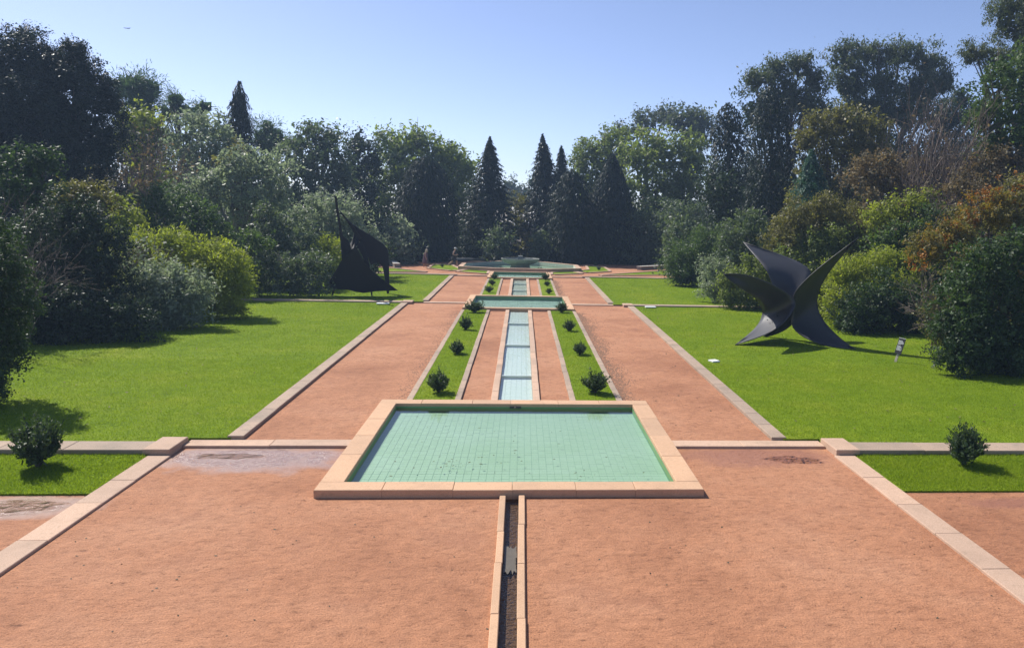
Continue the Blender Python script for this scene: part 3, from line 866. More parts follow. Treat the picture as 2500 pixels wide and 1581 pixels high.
# woman walking with her head bowed (faces +x)
wj = [((0, 0, .86), .13), ((.0, 0, 1.02), .12), ((.02, 0, 1.20), .13), ((.06, 0, 1.33), .09), ((.10, 0, 1.40), .05), ((.14, 0, 1.50), .095), ((.15, 0, 1.55), .085),
      ((.05, .17, 1.30), .05), ((.03, .21, 1.06), .04), ((.10, .20, .84), .032), ((.12, .20, .76), .028), ((.125, .19, .69), .014), ((.14, .21, .70), .012), ((.11, .215, .70), .012), ((.10, .20, .71), .011), ((.15, .19, .74), .011),
      ((.05, -.17, 1.30), .05), ((.03, -.21, 1.06), .04), ((.13, -.20, .84), .032), ((.15, -.20, .76), .028), ((.155, -.19, .69), .014), ((.17, -.21, .70), .012), ((.14, -.215, .70), .012), ((.13, -.20, .71), .011), ((.18, -.19, .74), .011),
      ((.02, .09, .80), .10), ((.10, .09, .46), .065), ((.06, .09, .09), .045), ((.16, .09, .04), .04),
      ((-.02, -.09, .80), .10), ((-.04, -.09, .46), .065), ((-.18, -.09, .12), .045), ((-.08, -.09, .04), .04)]
we = [(0, 1), (1, 2), (2, 3), (3, 4), (4, 5), (5, 6), (3, 7), (7, 8), (8, 9), (9, 10), (10, 11), (10, 12), (10, 13), (10, 14), (9, 15), (3, 16), (16, 17), (17, 18), (18, 19), (19, 20), (19, 21), (19, 22), (19, 23), (18, 24),
      (0, 25), (25, 26), (26, 27), (27, 28), (0, 29), (29, 30), (30, 31), (31, 32)]
p = onground(1039, 653, .36)
dress = rings([(-.02, 0, .34, .30, .24), (-.01, 0, .55, .27, .23), (0, 0, .85, .22, .21), (.0, 0, 1.02, .185, .18), (.03, 0, 1.22, .19, .20), (.06, 0, 1.37, .11, .12)])
hair = rings([(.04, 0, 1.20, .07, .12), (.05, 0, 1.32, .10, .13), (.09, 0, 1.45, .11, .125), (.12, 0, 1.56, .115, .12), (.13, 0, 1.64, .08, .08), (.13, 0, 1.66, .02, .02)])
person('woman in a mauve dress walking head bowed left of the fountain', (p[0], p[1], .365), math.radians(-12), wj, we, M['skin'], [('dress', dress, M['dress']), ('hair', hair, M['hair'])])
mj = [((0, 0, .92), .13), ((.03, 0, 1.08), .13), ((.06, 0, 1.30), .15), ((.08, 0, 1.43), .08), ((.10, 0, 1.50), .05), ((.13, 0, 1.60), .095), ((.14, 0, 1.66), .09),
      ((.07, .19, 1.38), .055), ((.0, .24, 1.14), .045), ((.24, .20, 1.10), .036), ((.32, .17, 1.11), .03), ((.38, .16, 1.12), .013), ((.38, .18, 1.10), .012), ((.37, .19, 1.08), .012), ((.36, .15, 1.09), .011), ((.33, .14, 1.15), .012),
      ((.07, -.19, 1.38), .055), ((-.03, -.24, 1.14), .045), ((.22, -.20, 1.08), .036), ((.30, -.17, 1.09), .03), ((.36, -.16, 1.10), .013), ((.36, -.18, 1.08), .012), ((.35, -.19, 1.06), .012), ((.34, -.15, 1.07), .011), ((.31, -.14, 1.13), .012),
      ((.04, .10, .84), .10), ((.26, .10, .52), .075), ((.28, .10, .10), .05), ((.40, .10, .05), .045),
      ((-.03, -.10, .84), .10), ((-.14, -.10, .48), .072), ((-.48, -.10, .22), .05), ((-.52, -.10, .10), .045)]
p = onground(1108, 651, .36)
shirt = rings([(0, 0, .90, .20, .20), (.03, 0, 1.08, .19, .20), (.06, 0, 1.28, .21, .23), (.07, 0, 1.42, .13, .20), (.08, 0, 1.47, .07, .09)])
shortsv = rings([(.0, 0, .56, .30, .19), (.0, 0, .75, .25, .20), (0, 0, .93, .195, .195)])
capv = rings([(.14, 0, 1.655, .125, .115), (.14, 0, 1.70, .122, .112), (.14, 0, 1.76, .08, .08), (.14, 0, 1.775, .02, .02)])
brim = rings([(.27, 0, 1.655, .09, .08), (.27, 0, 1.67, .09, .08)])
person('man in black with a pale cap striding towards the fountain', (p[0], p[1], .365), math.radians(-8), mj, we, M['skin'],
       [('shirt', shirt, M['black_cloth']), ('shorts', shortsv, M['black_cloth']), ('cap', capv, M['cap']), ('cap_brim', brim, M['cap'])])

# ------------------------------------------------------------------ aeroplane far in the sky
pc = at(309, 69.5, 2600)
pl = tag(empty('aeroplane', tuple(pc)), 'tiny distant white aeroplane in the upper left sky', 'aeroplane')
fus = put('fuselage', pymesh('fuselage', *tube_vf([(-15, 0, 0), (-12, 0, .2), (-6, 0, .3), (8, 0, .3), (14, 0, .9), (17, 0, 1.6)], [.3, 1.4, 2, 2, 1.2, .3], 10), True), M['white'], pl, False)
for s in (-1, 1):
    put('wing', pymesh('wing', [(-3, s*1.5, -.4), (3, s*1.5, -.4), (8, s*16, 1.2), (6, s*16, 1.2), (-3, s*1.5, .2), (3, s*1.5, .0), (8, s*16, 1.4), (6, s*16, 1.4)],
                       [(0, 1, 2, 3), (7, 6, 5, 4), (0, 4, 5, 1), (1, 5, 6, 2), (2, 6, 7, 3), (3, 7, 4, 0)]), M['white'], pl, False)
put('tail_fin', pymesh('tail_fin', [(11, -.2, 1.5), (16, -.2, 1.5), (18, -.2, 7), (15.5, -.2, 7), (11, .2, 1.5), (16, .2, 1.5), (18, .2, 7), (15.5, .2, 7)],
                       [(0, 1, 2, 3), (7, 6, 5, 4), (0, 4, 5, 1), (1, 5, 6, 2), (2, 6, 7, 3), (3, 7, 4, 0)]), M['white'], fus, False)
pl.rotation_euler = (0, 0, math.radians(35))
pl.scale = (.6, .6, .6)

# ------------------------------------------------------------------ foliage builders
def unit(v):
    return v/np.maximum(np.linalg.norm(v, axis=-1, keepdims=True), 1e-9)

def leaf_quads(rng, Pn, N, L, W, pref=None, pk=0.0):
    """rhombic leaves at points Pn with normals N; pref: preferred long axis (n,3) or (3,), weight pk"""
    n = len(Pn)
    t = rng.normal(size=(n, 3))
    if pref is not None:
        t = unit(t)*(1-pk) + pref*pk*1.6
    t = t - N*np.sum(t*N, 1, keepdims=True)
    t = unit(t); b = np.cross(N, t)
    k = rng.uniform(.5, 1.45, (n, 1)); l = L*k*rng.uniform(.8, 1.2, (n, 1)); w = W*k*rng.uniform(.75, 1.25, (n, 1))
    V = np.stack([Pn-t*l*.5, Pn+b*w*.5, Pn+t*l*.5, Pn-b*w*.5], 1)
    return V.reshape(-1, 3)

def quads_mesh(name, chunks):
    V = np.concatenate(chunks)
    return mesh_arrays(name, V, np.arange(len(V)), 4)

def fib(n, rng):
    i = np.arange(n)+.5
    ph = np.arccos(1-2*i/n); th = np.pi*(1+5**.5)*i + rng.uniform(0, 6.28)
    return np.stack([np.cos(th)*np.sin(ph), np.sin(th)*np.sin(ph), np.cos(ph)], 1)

PXM = 1024/2500*F          # render pixels per unit slope
Q = 1.0
LS = 0.80
STAT = [0]

def lobe_leaves(rng, lobes, lpx, asp, cover, lump=.30, shellk=.85, pref=None, pk=0., upk=.35, flat=1.0, gaps=0.10, core=True, droop=0.0, spray=18):
    """lobes: list of (centre(3), radii(3), Y)"""
    chunks = []
    C = np.array([l[0] for l in lobes]); Rr = np.array([l[1] for l in lobes])
    lpx = lpx*LS
    for li, (c, r, Y) in enumerate(lobes):
        L = lpx*Y/PXM; W = L*asp
        k = int(np.clip(5.0/lump**2*.62, 10, 110))
        d = fib(k, rng) + rng.normal(size=(k, 3))*.16
        d = unit(d)
        keep = rng.random(k) > gaps
        keep &= d[:, 2] > -.85
        d = d[keep]
        sc = c + d*r*rng.uniform(.55, 1.06, (len(d), 1))
        sr = (r.mean()*lump*rng.uniform(.50, 1.40, (len(d), 1)))*np.array([[1, 1, flat]])
        sr = np.maximum(sr, L*.8)
        # drop lumps well inside other lobes
        inside = np.zeros(len(d), bool)
        for lj in range(len(lobes)):
            if lj != li:
                inside |= np.sum(((sc-C[lj])/Rr[lj])**2, 1) < .55
        sc, sr = sc[~inside], sr[~inside]
        if len(sc) == 0: continue
        pxarea = math.pi*r[0]*r[2]*(PXM/Y)**2
        leafarea = .5*lpx*lpx*asp
        n = int(pxarea/leafarea*cover*.70*Q)
        w = (sr[:, 0]**2); w = w*(1.0+.8*np.clip(-(sc[:, 1]-c[1])/r[1], -.6, 1)); w = w/w.sum()
        # sprays: small groups of leaves on the surface of each lump
        m = max(6, n//spray)
        cidx = rng.choice(len(sc), m, p=w)
        u = unit(rng.normal(size=(m, 3)))
        u[:, 2] = np.where((u[:, 2] < -.25) & (rng.random(m) < .6), -u[:, 2], u[:, 2])
        rad = shellk + (1.10-shellk)*rng.random((m, 1))
        rad = np.where(rng.random((m, 1)) < .22, rad*rng.uniform(.35, 1, (m, 1)), rad)
        rad = np.where(rng.random((m, 1)) < .08, rad*rng.uniform(1.0, 1.18, (m, 1)), rad)
        cp = sc[cidx]+u*sr[cidx]*rad
        ax = unit(u+np.array([0, 0, .35])+rng.normal(size=(m, 3))*.35)
        j = rng.integers(0, m, n)
        along = rng.normal(size=(n, 1))
        Pn = cp[j]+ax[j]*along*L*1.0+rng.normal(size=(n, 3))*L*.65
        if droop: Pn[:, 2] -= droop*rng.random(n)*sr[cidx][j][:, 0]
        uj = u[j]
        N = unit(uj*.35+ax[j]*.25+rng.normal(size=(n, 3))*.62+np.array([0, 0, upk]))
        ins = np.zeros(n, bool)
        for lj in range(len(lobes)):
            if lj != li:
                ins |= np.sum(((Pn-C[lj])/Rr[lj])**2, 1) < .45
        ins |= Pn[:, 2] < .05
        Pn, N = Pn[~ins], N[~ins]
        pf = pref
        if isinstance(pref, str):
            out = unit(Pn-c); pf = out if pref == 'out' else None
        chunks.append(leaf_quads(rng, Pn, N, L, W, pf, pk))
        if core:
            m = max(60, int(n*.05))
            q = unit(rng.normal(size=(m, 3)))*rng.random((m, 1))**(1/3)*.62
            Pc = c+q*r
            Pc = Pc[Pc[:, 2] > .3]
            big = max(L*2.2, r.mean()*.16)
            chunks.append(leaf_quads(rng, Pc, unit(rng.normal(size=(len(Pc), 3))), big, big*.7))
        STAT[0] += n
    return chunks

def px_lobes(Y, spec, depth=1.0, slope=0.0):
    out = []
    if slope:      # mound: higher lobes stand farther back
        zs = [atd(s[0], s[1], Y)[2] for s in spec]; zl = min(zs)
        spec = [tuple(s[:4])+((s[4] if len(s) > 4 else 0.0)+slope*(z-zl),) for s, z in zip(spec, zs)]
    for s in spec:
        px, py, rx, ry = s[:4]
        dy = s[4] if len(s) > 4 else 0.0
        Yl = Y+dy
        c = atd(px, py, Yl)
        k = Yl*SD/F
        out.append((np.array(c), np.array([rx*k, max(min(rx, ry)*k*depth, .25), ry*k]), Yl))
    return out

def trunk_parts(rng, base, lobes, r0, lim=9, sides=7):
    """tapered trunk and, per lobe, a limb with side branches"""
    zt = np.mean([l[0][2] for l in lobes])
    cx = np.mean([l[0][0] for l in lobes]); cyy = np.mean([l[0][1] for l in lobes])
    fork = np.array([base[0]*.6+cx*.4, base[1]*.6+cyy*.4, base[2]+(zt-base[2])*.45])
    mid = (np.array(base)+fork)/2+rng.normal(size=3)*[.12, .12, 0]
    tr = pymesh('trunk', *tube_vf([(base[0], base[1], base[2]-.3), tuple(mid), tuple(fork)], [r0*1.25, r0*.95, r0*.8], sides), True)
    limbs = []
    for l in lobes[:lim]:
        e = l[0]+np.array([0, 0, .25])*l[1]
        m1 = fork*.55+e*.45+rng.normal(size=3)*.15*l[1].mean()
        parts = [tube_vf([tuple(fork-[0, 0, .2]), tuple(m1), tuple(e)], [r0*.6, r0*.4, r0*.12], 6)]
        for _ in range(4):
            e2 = e+rng.normal(size=3)*l[1]*.5
            parts.append(tube_vf([tuple(m1), tuple((m1+e2)/2+rng.normal(size=3)*.08*l[1].mean()), tuple(e2)], [r0*.28, r0*.18, r0*.05], 5))
        limbs.append(pymesh('limb', *join_vf(parts), True))
    return tr, limbs

def plant(name, cat, label, Y, mat, spec, lpx=3.6, asp=.55, cover=4.0, lump=.30, seed=None, group=None, bark=None, trunk=None, base_px=None, depth=1.0, skirt=None, slope=None, **kw):
    rng = np.random.default_rng(abs(hash_(label)) % 2**31)
    lobes = px_lobes(Y, spec, depth, (.75 if cat == 'shrub' else .35) if slope is None else slope)
    if skirt is None: skirt = cat == 'shrub'
    crown = list(lobes)
    if skirt:
        g0 = zg(Y) if Y < 110 else -.2
        for (c, r, Yl) in list(lobes):
            bot = c[2]-.55*r[2]
            below = any((abs(o[0][0]-c[0]) < .6*(o[1][0])) and (o[0][2] < c[2]-.5*r[2]) for o in crown)
            if bot > g0+.4 and not below:
                hz = (bot-g0)/2+.15*r[2]
                lobes.append((np.array([c[0]+rng.normal()*.1*r[0], c[1]+(-min(1.6, .55*(bot-g0)) if cat == 'shrub' else rng.uniform(-.1, .3)*r[1]), g0+hz*.9]), np.array([r[0]*(.92 if cat == 'shrub' else .75), r[1]*.85, hz]), Yl))
    bx = np.mean([l[0][0] for l in lobes]) if base_px is None else atd(base_px, 600, Y)[0]
    by = np.mean([l[0][1] for l in lobes])
    bz = zg(by)+.03 if by < 110 else -.2
    root = tag(empty(name, (float(bx), float(by), bz)), label, cat, group)
    lpx = lpx*(.82+.40*((hash_(label) >> 8) % 100)/100)
    ch = lobe_leaves(rng, lobes, lpx, asp, cover, lump, **kw)
    put('crown' if cat == 'tree' else 'foliage', quads_mesh('crown', ch), LM[mat], root)
    h = max(l[0][2]+l[1][2] for l in lobes)
    r0 = trunk if trunk else max(.04, h*.018)
    tm_, limbs = trunk_parts(rng, (bx, by, bz), crown, r0)
    tk = put('trunk' if cat == 'tree' else 'stem', tm_, bark or BARK, root)
    for lm in limbs:
        put('limb' if cat == 'tree' else 'branch', lm, bark or BARK, tk)
    return root

def hash_(s):
    h = 2166136261
    for ch in s: h = ((h ^ ord(ch))*16777619) & 0xffffffff
    return h

def add_leaves(root, part, mat, Y, spec, lpx=3.6, asp=.55, cover=3.0, lump=.30, seed=1, **kw):
    rng = np.random.default_rng(seed)
    lobes = px_lobes(Y, spec, 1.0, .75)
    par = next(c for c in root.children if c.name.startswith(('foliage', 'crown')))
    put(part, quads_mesh(part, lobe_leaves(rng, lobes, lpx, asp, cover, lump, core=False, **kw)), LM[mat], par)

PROFILES = {
 'spire': ([0, .05, .2, .39, .56, .74, .84, .93, 1], [.9, 1, .97, .84, .66, .42, .27, .13, .015]),
 'dome':  ([0, .05, .25, .5, .7, .84, .93, .98, 1], [.80, .92, 1, .97, .86, .66, .43, .20, .04]),
 'cone':  ([0, .05, .2, .5, .75, .9, 1], [.85, 1, .98, .72, .42, .20, .03]),
 'column':([0, .05, .3, .7, .85, .95, 1], [.9, 1, 1, .92, .75, .45, .08]),
 'slim':  ([0, .1, .3, .55, .75, .9, 1], [.9, 1, .88, .62, .40, .22, .05]),
}
def conifer(name, label, Y, mat, px, top, bottom, hw, prof, lpx=4.2, asp=.28, cover=4.0, rough=.2, whorl=0, pref='down', lobes_n=7, lean=0.0, bark=None, group=None, gap=0.0):
    rng = np.random.default_rng(hash_(label) % 2**31)
    T = atd(px+lean, top, Y); B = atd(px, bottom, Y)
    zb = zg(Y)+.02 if Y < 110 else 0
    H = T[2]-zb; R = hw*Y*SD/F
    lpx = lpx*.68
    L = lpx*Y/PXM; W = L*asp
    ts, rs = PROFILES[prof]
    root = tag(empty(name, (float(B[0]), Y, zb)), label, 'tree', group)
    area = 1.35*R*H*(PXM/Y)**2
    n = int(area/(.5*lpx*lpx*asp)*cover*Q)
    t = rng.random(n*2); r = np.interp(t, ts, rs)
    t = t[rng.random(n*2) < r+.08][:n]; n = len(t)
    th = rng.uniform(0, 2*np.pi, n)
    th = np.where((np.sin(th) > .35) & (rng.random(n) < .4), -th, th)
    rr = np.interp(t, ts, rs)
    ph = rng.uniform(0, 6.28, 6)
    lump = np.sin(lobes_n*th+ph[0]+9*t)*.5+np.sin((lobes_n*2+1)*th+ph[1]-17*t)*.3+np.sin(3*th+ph[2]+31*t)*.35
    rr = rr*(1+rough*lump)
    if whorl:
        fr = (t*whorl+.35*np.sin(2*th+ph[3])+.2*np.sin(5*th+ph[4])) % 1.0
        rr = rr*(1.12-.42*fr)
        if gap: keep = (fr < 1-gap) | (rng.random(n) < .15)
        else: keep = np.ones(n, bool)
    else: keep = np.ones(n, bool)
    depth_ = np.where(rng.random(n) < .7, 1-.16*rng.random(n), 1-.8*rng.random(n))
    depth_ = np.where(rng.random(n) < .06, depth_*1.12, depth_)
    cx = B[0]+(T[0]-B[0])*t**1.5
    Pn = np.stack([cx+R*rr*depth_*np.cos(th), Y+R*rr*depth_*np.sin(th), zb+H*t], 1)
    Pn = Pn[keep]; th = th[keep]; m = len(Pn)
    out = np.stack([np.cos(th), np.sin(th), np.zeros(m)], 1)
    N = unit(out*.8+rng.normal(size=(m, 3))*.5+[0, 0, .25])
    if pref == 'down': pf = unit(out*.35+[0, 0, -1.0])
    elif pref == 'up': pf = unit(out*.4+[0, 0, 1.0])
    else: pf = unit(out*1.0+[0, 0, -.35])
    ch = [leaf_quads(rng, Pn, N, L, W, pf, .75)]
    k = max(80, int(n*.04))
    tt = rng.random(k)**1.3*.93; a = rng.uniform(0, 6.28, k); q = np.interp(tt, ts, rs)*rng.random(k)**.5*.72*R
    Pc = np.stack([B[0]+(T[0]-B[0])*tt**1.5+q*np.cos(a), Y+q*np.sin(a), zb+H*tt], 1)
    ch.append(leaf_quads(rng, Pc, unit(np.stack([np.cos(a), np.sin(a), .2*np.ones(k)], 1)+rng.normal(size=(k, 3))*.4), max(L*2.5, R*.20), max(L*1.2, R*.12), np.array([0, 0, 1.]), .6))
    put('crown', quads_mesh('crown', ch), LM[mat], root)
    put('trunk', pymesh('trunk', *tube_vf([(B[0], Y, zb-.3), (B[0], Y, zb+H*.4), ((B[0]+T[0])/2, Y, zb+H*.75), (T[0], Y, zb+H*.99)], [R*.10+.08, R*.08+.05, R*.04+.03, .02], 7), True), bark or BARK, root)
    STAT[0] += n
    return root

def twig_tree(name, cat, label, Y, px, base, top, hw, nstem, mat=None, leaf=None, leafcov=0., spread=.5, depthn=4, up=.6, rad=.03, seed=0, bark=None, splits=3):
    rng = np.random.default_rng(hash_(label) % 2**31)
    B = atd(px, base, Y); T = atd(px, top, Y); zb = zg(Y)+.02
    H = T[2]-zb; R = hw*Y*SD/F
    root = tag(empty(name, (float(B[0]), Y, zb)), label, cat)
    segs = []; tips = []
    def grow(p, d, ln, r, lev):
        q = p+d*ln*.5+rng.normal(size=3)*ln*.05
        e = q+unit(d+rng.normal(size=3)*.18)*ln*.5
        segs.append((p, q, r, r*.85)); segs.append((q, e, r*.85, r*.7))
        if lev == 0:
            tips.append(e); tips.append(q); return
        for _ in range(splits if lev > 1 else splits+1):
            s_ = p+(e-p)*rng.uniform(.4, 1.0)
            nd = unit(d+rng.normal(size=3)*spread+np.array([0, 0, up*.25]))
            grow(s_, nd, ln*rng.uniform(.55, .85), r*.58, lev-1)
    for i in range(nstem):
        a = 2*np.pi*i/nstem+rng.uniform(-.4, .4)
        d = unit(np.array([np.cos(a)*R/H*.9, np.sin(a)*R/H*.9, 1.0])+rng.normal(size=3)*.08)
        b = np.array([B[0]+np.cos(a)*.15, Y+np.sin(a)*.15, zb-.2])
        grow(b, d, H*.42*rng.uniform(.8, 1.15), rad*rng.uniform(.7, 1.2), depthn-1)
    A = np.array([s[0] for s in segs]); E_ = np.array([s[1] for s in segs]); r1 = np.array([s[2] for s in segs])[:, None]; r2 = np.array([s[3] for s in segs])[:, None]
    rmin = .30*Y/PXM
    r1 = np.maximum(r1, rmin*.8); r2 = np.maximum(r2, rmin*.5)
    d = unit(E_-A); o = unit(np.cross(d, rng.normal(size=d.shape))); w = np.cross(d, o)
    Vs = []
    dirs = [o, -.5*o+.866*w, -.5*o-.866*w]
    V = np.concatenate([np.stack([A+dirs[k]*r1 for k in range(3)], 1), np.stack([E_+dirs[k]*r2 for k in range(3)], 1)], 1)   # n,6,3
    n = len(A); bi = (np.arange(n)*6)[:, None]
    Fc = np.concatenate([bi+np.array([k, (k+1) % 3, 3+(k+1) % 3, 3+k]) for k in range(3)], 1).reshape(-1)
    put('branches' if cat == 'tree' else 'twigs', mesh_arrays('branches', V.reshape(-1, 3), Fc, 4), bark or TWIG, root)
    if leaf:
        tp = np.array(tips); k = int(len(tp)*leafcov)
        Pn = tp[rng.integers(0, len(tp), k)]+rng.normal(size=(k, 3))*H*.03
        L = 3.2*Y/PXM
        put('crown' if cat == 'tree' else 'foliage', quads_mesh('leaves', [leaf_quads(rng, Pn, unit(rng.normal(size=(k, 3))+[0, 0, .4]), L, L*.6)]), LM[leaf], root)
    return root

# ------------------------------------------------------------------ small shrubs in the beds
def small_shrub_mesh(seed, n=3400):
    rng = np.random.default_rng(seed)
    k = 90
    d = unit(rng.normal(size=(k, 3))); d[:, 2] = np.abs(d[:, 2])*1.0-.10; d = unit(d)
    rad = rng.uniform(.78, 1.08, (k, 1))*(1+.22*np.sin(2*np.arctan2(d[:, 1:2], d[:, 0:1])+seed)+.12*np.sin(5*d[:, 2:3]+seed))
    tips = d*rad*np.array([[.5, .5, .62]])+[0, 0, .38]
    idx = rng.integers(0, k, n); f = rng.random((n, 1))**.55
    root = np.array([0, 0, .10])
    Pn = root+(tips[idx]-root)*f+rng.normal(size=(n, 3))*.028
    out = unit(tips[idx]-root)
    N = unit(rng.normal(size=(n, 3))+out*.2)
    Pn[:, 2] = np.maximum(Pn[:, 2], .02)
    ch = [leaf_quads(rng, Pn, N, .085, .030, unit(out+[0, 0, .5]), .7)]
    q = unit(rng.normal(size=(260, 3)))*rng.random((260, 1))**.4*np.array([[.34, .34, .36]])+[0, 0, .40]
    ch.append(leaf_quads(rng, q, unit(rng.normal(size=(260, 3))), .14, .08))
    st = join_vf([tube_vf([(0, 0, -.05), tuple(tips[i]*.35+root*.65), tuple(tips[i]*.85)], [.018, .012, .004], 5) for i in range(0, k, 9)])
    return quads_mesh('foliage', ch), pymesh('stem', *st)
SHM = [small_shrub_mesh(s) for s in (11, 12, 13, 14, 15)]
for f_, s_ in SHM:
    f_.materials.append(LM['box']); s_.materials.append(BARK)
SHRUBS = [  # px, py of base, width, height (2500 px frame), label
 (76, 1149, 118, 112, 'rounded green shrub in the small grass bed at the left edge'),
 (2364, 1141, 93, 94, 'rounded green shrub in the small grass bed at the right edge'),
 (1069, 961, 66, 60, 'largest bushy shrub of the left channel bed, beside the large pool'),
 (1115, 865, 45, 38, 'dark shrub in the left channel bed, second from the large pool'),
 (1136, 806, 36, 35, 'round shrub in the left channel bed, third from the large pool'),
 (1158, 763.8, 44, 33, 'wide spreading shrub at the left front of the second pool'),
 (1454, 962, 64, 61, 'largest bushy shrub of the right channel bed, beside the large pool'),
 (1416, 867, 39, 35, 'dark shrub in the right channel bed, second from the large pool'),
 (1390, 809, 33, 30, 'small dark shrub in the right channel bed, third from the large pool'),
 (1371, 763.8, 32, 30, 'upright shrub at the right front of the second pool'),
 (1193.6, 713.5, 22, 18, 'round shrub in the far left bed just behind the second pool'),
 (1201.7, 696, 18, 15, 'middle shrub of the far left bed'),
 (1207, 681, 18, 15, 'shrub at the left front of the third pool'),
 (1340, 717, 17, 15, 'round shrub in the far right bed just behind the second pool'),
 (1336, 698, 17, 13, 'middle shrub of the far right bed'),
 (1331.6, 683, 20, 19, 'shrub at the right front of the third pool'),
 (1221.6, 661.5, 15, 10, 'small shrub against the fountain basin on the left'),
 (1318.5, 662, 14, 10, 'small shrub against the fountain basin on the right'),
 (1079.6, 652, 10, 9, 'tiny shrub in the far left grass bed by the walking people'),
 (1455, 650, 11, 9, 'paler tiny shrub at the back of the far right grass bed'),
 (1462, 659, 11, 9, 'darker tiny shrub at the front of the far right grass bed'),
]
for i, (px, py, w, h, lab) in enumerate(SHRUBS):
    z0 = .10 if py < 1000 else .03
    p = onground(px, py, z0); z = zg(p[1])+.04
    p = onground(px, py, z)
    k = np.linalg.norm(p-CAM)/F
    r = tag(empty('small_shrub', (p[0], p[1]+w*k*.2, z)), lab, 'shrub', 'small clipped shrubs in the beds')
    r.scale = (w*k*float(RNG.uniform(.88, 1.0)), w*k*float(RNG.uniform(.85, 1.05)), h*k*float(RNG.uniform(.94, 1.06)))
    r.rotation_euler = (0, 0, float(RNG.uniform(0, 6.28)))
    f_, s_ = SHM[i % 5]
    for nm, me in (('foliage', f_), ('stem', s_)):
        o = bpy.data.objects.new(nm, me); COL.objects.link(o); o.parent = r

# ------------------------------------------------------------------ trees and big shrubs (positions in the 2408 px view)
T = 'tree'; S_ = 'shrub'
# far hazy trees in the gap
plant('distant_tree', T, 'hazy flat topped tree far off in the gap between the two spires', 190, 'euc', [(1198, 438, 18, 14), (1186, 452, 12, 14), (1204, 455, 16, 20)], 3.2, .6, 3.5, .4)
plant('distant_tree', T, 'hazy low tree far off right of the flat topped one', 200, 'euc', [(1222, 452, 18, 12), (1240, 455, 16, 16), (1255, 430, 14, 18)], 3.2, .6, 3.5, .4)
plant('distant_tree', T, 'faint rounded tree low in the gap', 170, 'navy', [(1215, 475, 34, 18), (1180, 480, 30, 20), (1250, 480, 30, 22)], 3.2, .6, 3.5, .4)
# right hillside behind
plant('eucalyptus_tree', T, 'far rounded blue grey tree crown on the right skyline, leftmost lobe', 125, 'euc', [(1478, 315, 46, 24), (1520, 285, 44, 30), (1562, 275, 40, 28)], 3.6, .5, 3.6, .33)
plant('eucalyptus_tree', T, 'far blue grey tree crown on the right skyline beside the ivy column', 120, 'euc', [(1605, 285, 40, 32), (1646, 285, 34, 36), (1630, 320, 50, 34)], 3.6, .5, 3.6, .33)
plant('broadleaf_tree', T, 'yellowish green tree just right of the second spire', 98, 'light', [(1440, 335, 42, 34), (1400, 370, 40, 40), (1370, 385, 28, 40), (1440, 390, 50, 60), (1390, 440, 46, 60)], 3.6, .55, 5.0, .30, skirt=True)
plant('broadleaf_tree', T, 'pale green leafy tree in the middle of the right wood', 88, 'light', [(1500, 365, 50, 46), (1560, 370, 55, 50), (1625, 370, 48, 48), (1530, 430, 60, 60), (1610, 440, 60, 60), (1560, 500, 80, 60)], 3.6, .55, 5.0, .28, skirt=True)
plant('broadleaf_tree', T, 'dark understory tree below the pale right tree', 80, 'silver', [(1530, 540, 60, 50), (1600, 530, 60, 60), (1470, 560, 40, 50), (1650, 560, 60, 60)], 3.6, .5, 3.2, .33, skirt=True)
# spires and cypresses at the end of the axis
plant('broadleaf_tree', T, 'pale tree filling in behind the twin spires', 102, 'light', [(1085, 450, 44, 60), (1110, 520, 44, 60), (1060, 400, 40, 50)], 3.6, .55, 3.6, .3, skirt=True)
conifer('spire_conifer', 'pointed dark conifer spire just left of the central gap', 84, 'cypress', 1150, 322, 600, 70, 'spire', 4.4, .3, 5.0, .2, 22, 'out', 6, lean=2)
conifer('spire_conifer', 'taller dark conifer spire just right of the central gap', 88, 'cypress', 1284, 316, 600, 62, 'spire', 4.4, .3, 5.0, .22, 20, 'out', 6, lean=-8)
conifer('spire_conifer', 'second shorter spire behind the tall right one', 93, 'cypress', 1320, 344, 600, 46, 'slim', 4.2, .3, 4.5, .18, 20, 'out', 5)
conifer('dome_cypress', 'broad dark dome shaped cypress left of the spires', 80, 'cypress', 1002, 368, 610, 74, 'dome', 5.2, .18, 5.5, .08, 0, 'down', 11)
conifer('dome_cypress', 'drooping dark cypress right of the fountain with a ragged left side', 80, 'cypress', 1345, 400, 605, 62, 'dome', 5.0, .22, 5.0, .16, 9, 'down', 9)
conifer('dome_cypress', 'largest dark brownish cypress cone right of the fountain', 82, 'cypress', 1428, 362, 605, 84, 'cone', 5.2, .18, 5.5, .10, 0, 'down', 11, lean=14)
plant('flowering_shrub', S_, 'pale straggly shrub in the gap behind the fountain', 86, 'olive', [(1228, 480, 30, 36), (1222, 535, 28, 44), (1240, 580, 26, 34), (1210, 590, 24, 26)], 3.2, .5, 3.0, .36)
plant('camellia_shrub', S_, 'rounded glossy shrub left behind the fountain bowl', 79, 'silver', [(1170, 575, 42, 36)], 3.2, .6, 4.5, .26)
plant('camellia_shrub', S_, 'smaller glossy shrub right behind the fountain bowl', 80, 'silver', [(1270, 580, 32, 32), (1290, 595, 26, 22)], 3.2, .6, 4.0, .28)
plant('camellia_shrub', S_, 'glossy shrub with bright leaves right of the octagonal basin', 80, 'silver', [(1500, 580, 42, 34), (1540, 595, 36, 30), (1460, 600, 36, 24)], 3.2, .6, 3.6, .3)
plant('dark_shrub', S_, 'low dark hedge clump behind the right end of the basin', 81, 'navy', [(1400, 595, 46, 24), (1340, 600, 36, 20), (1560, 605, 40, 26)], 3.4, .5, 3.4, .3)
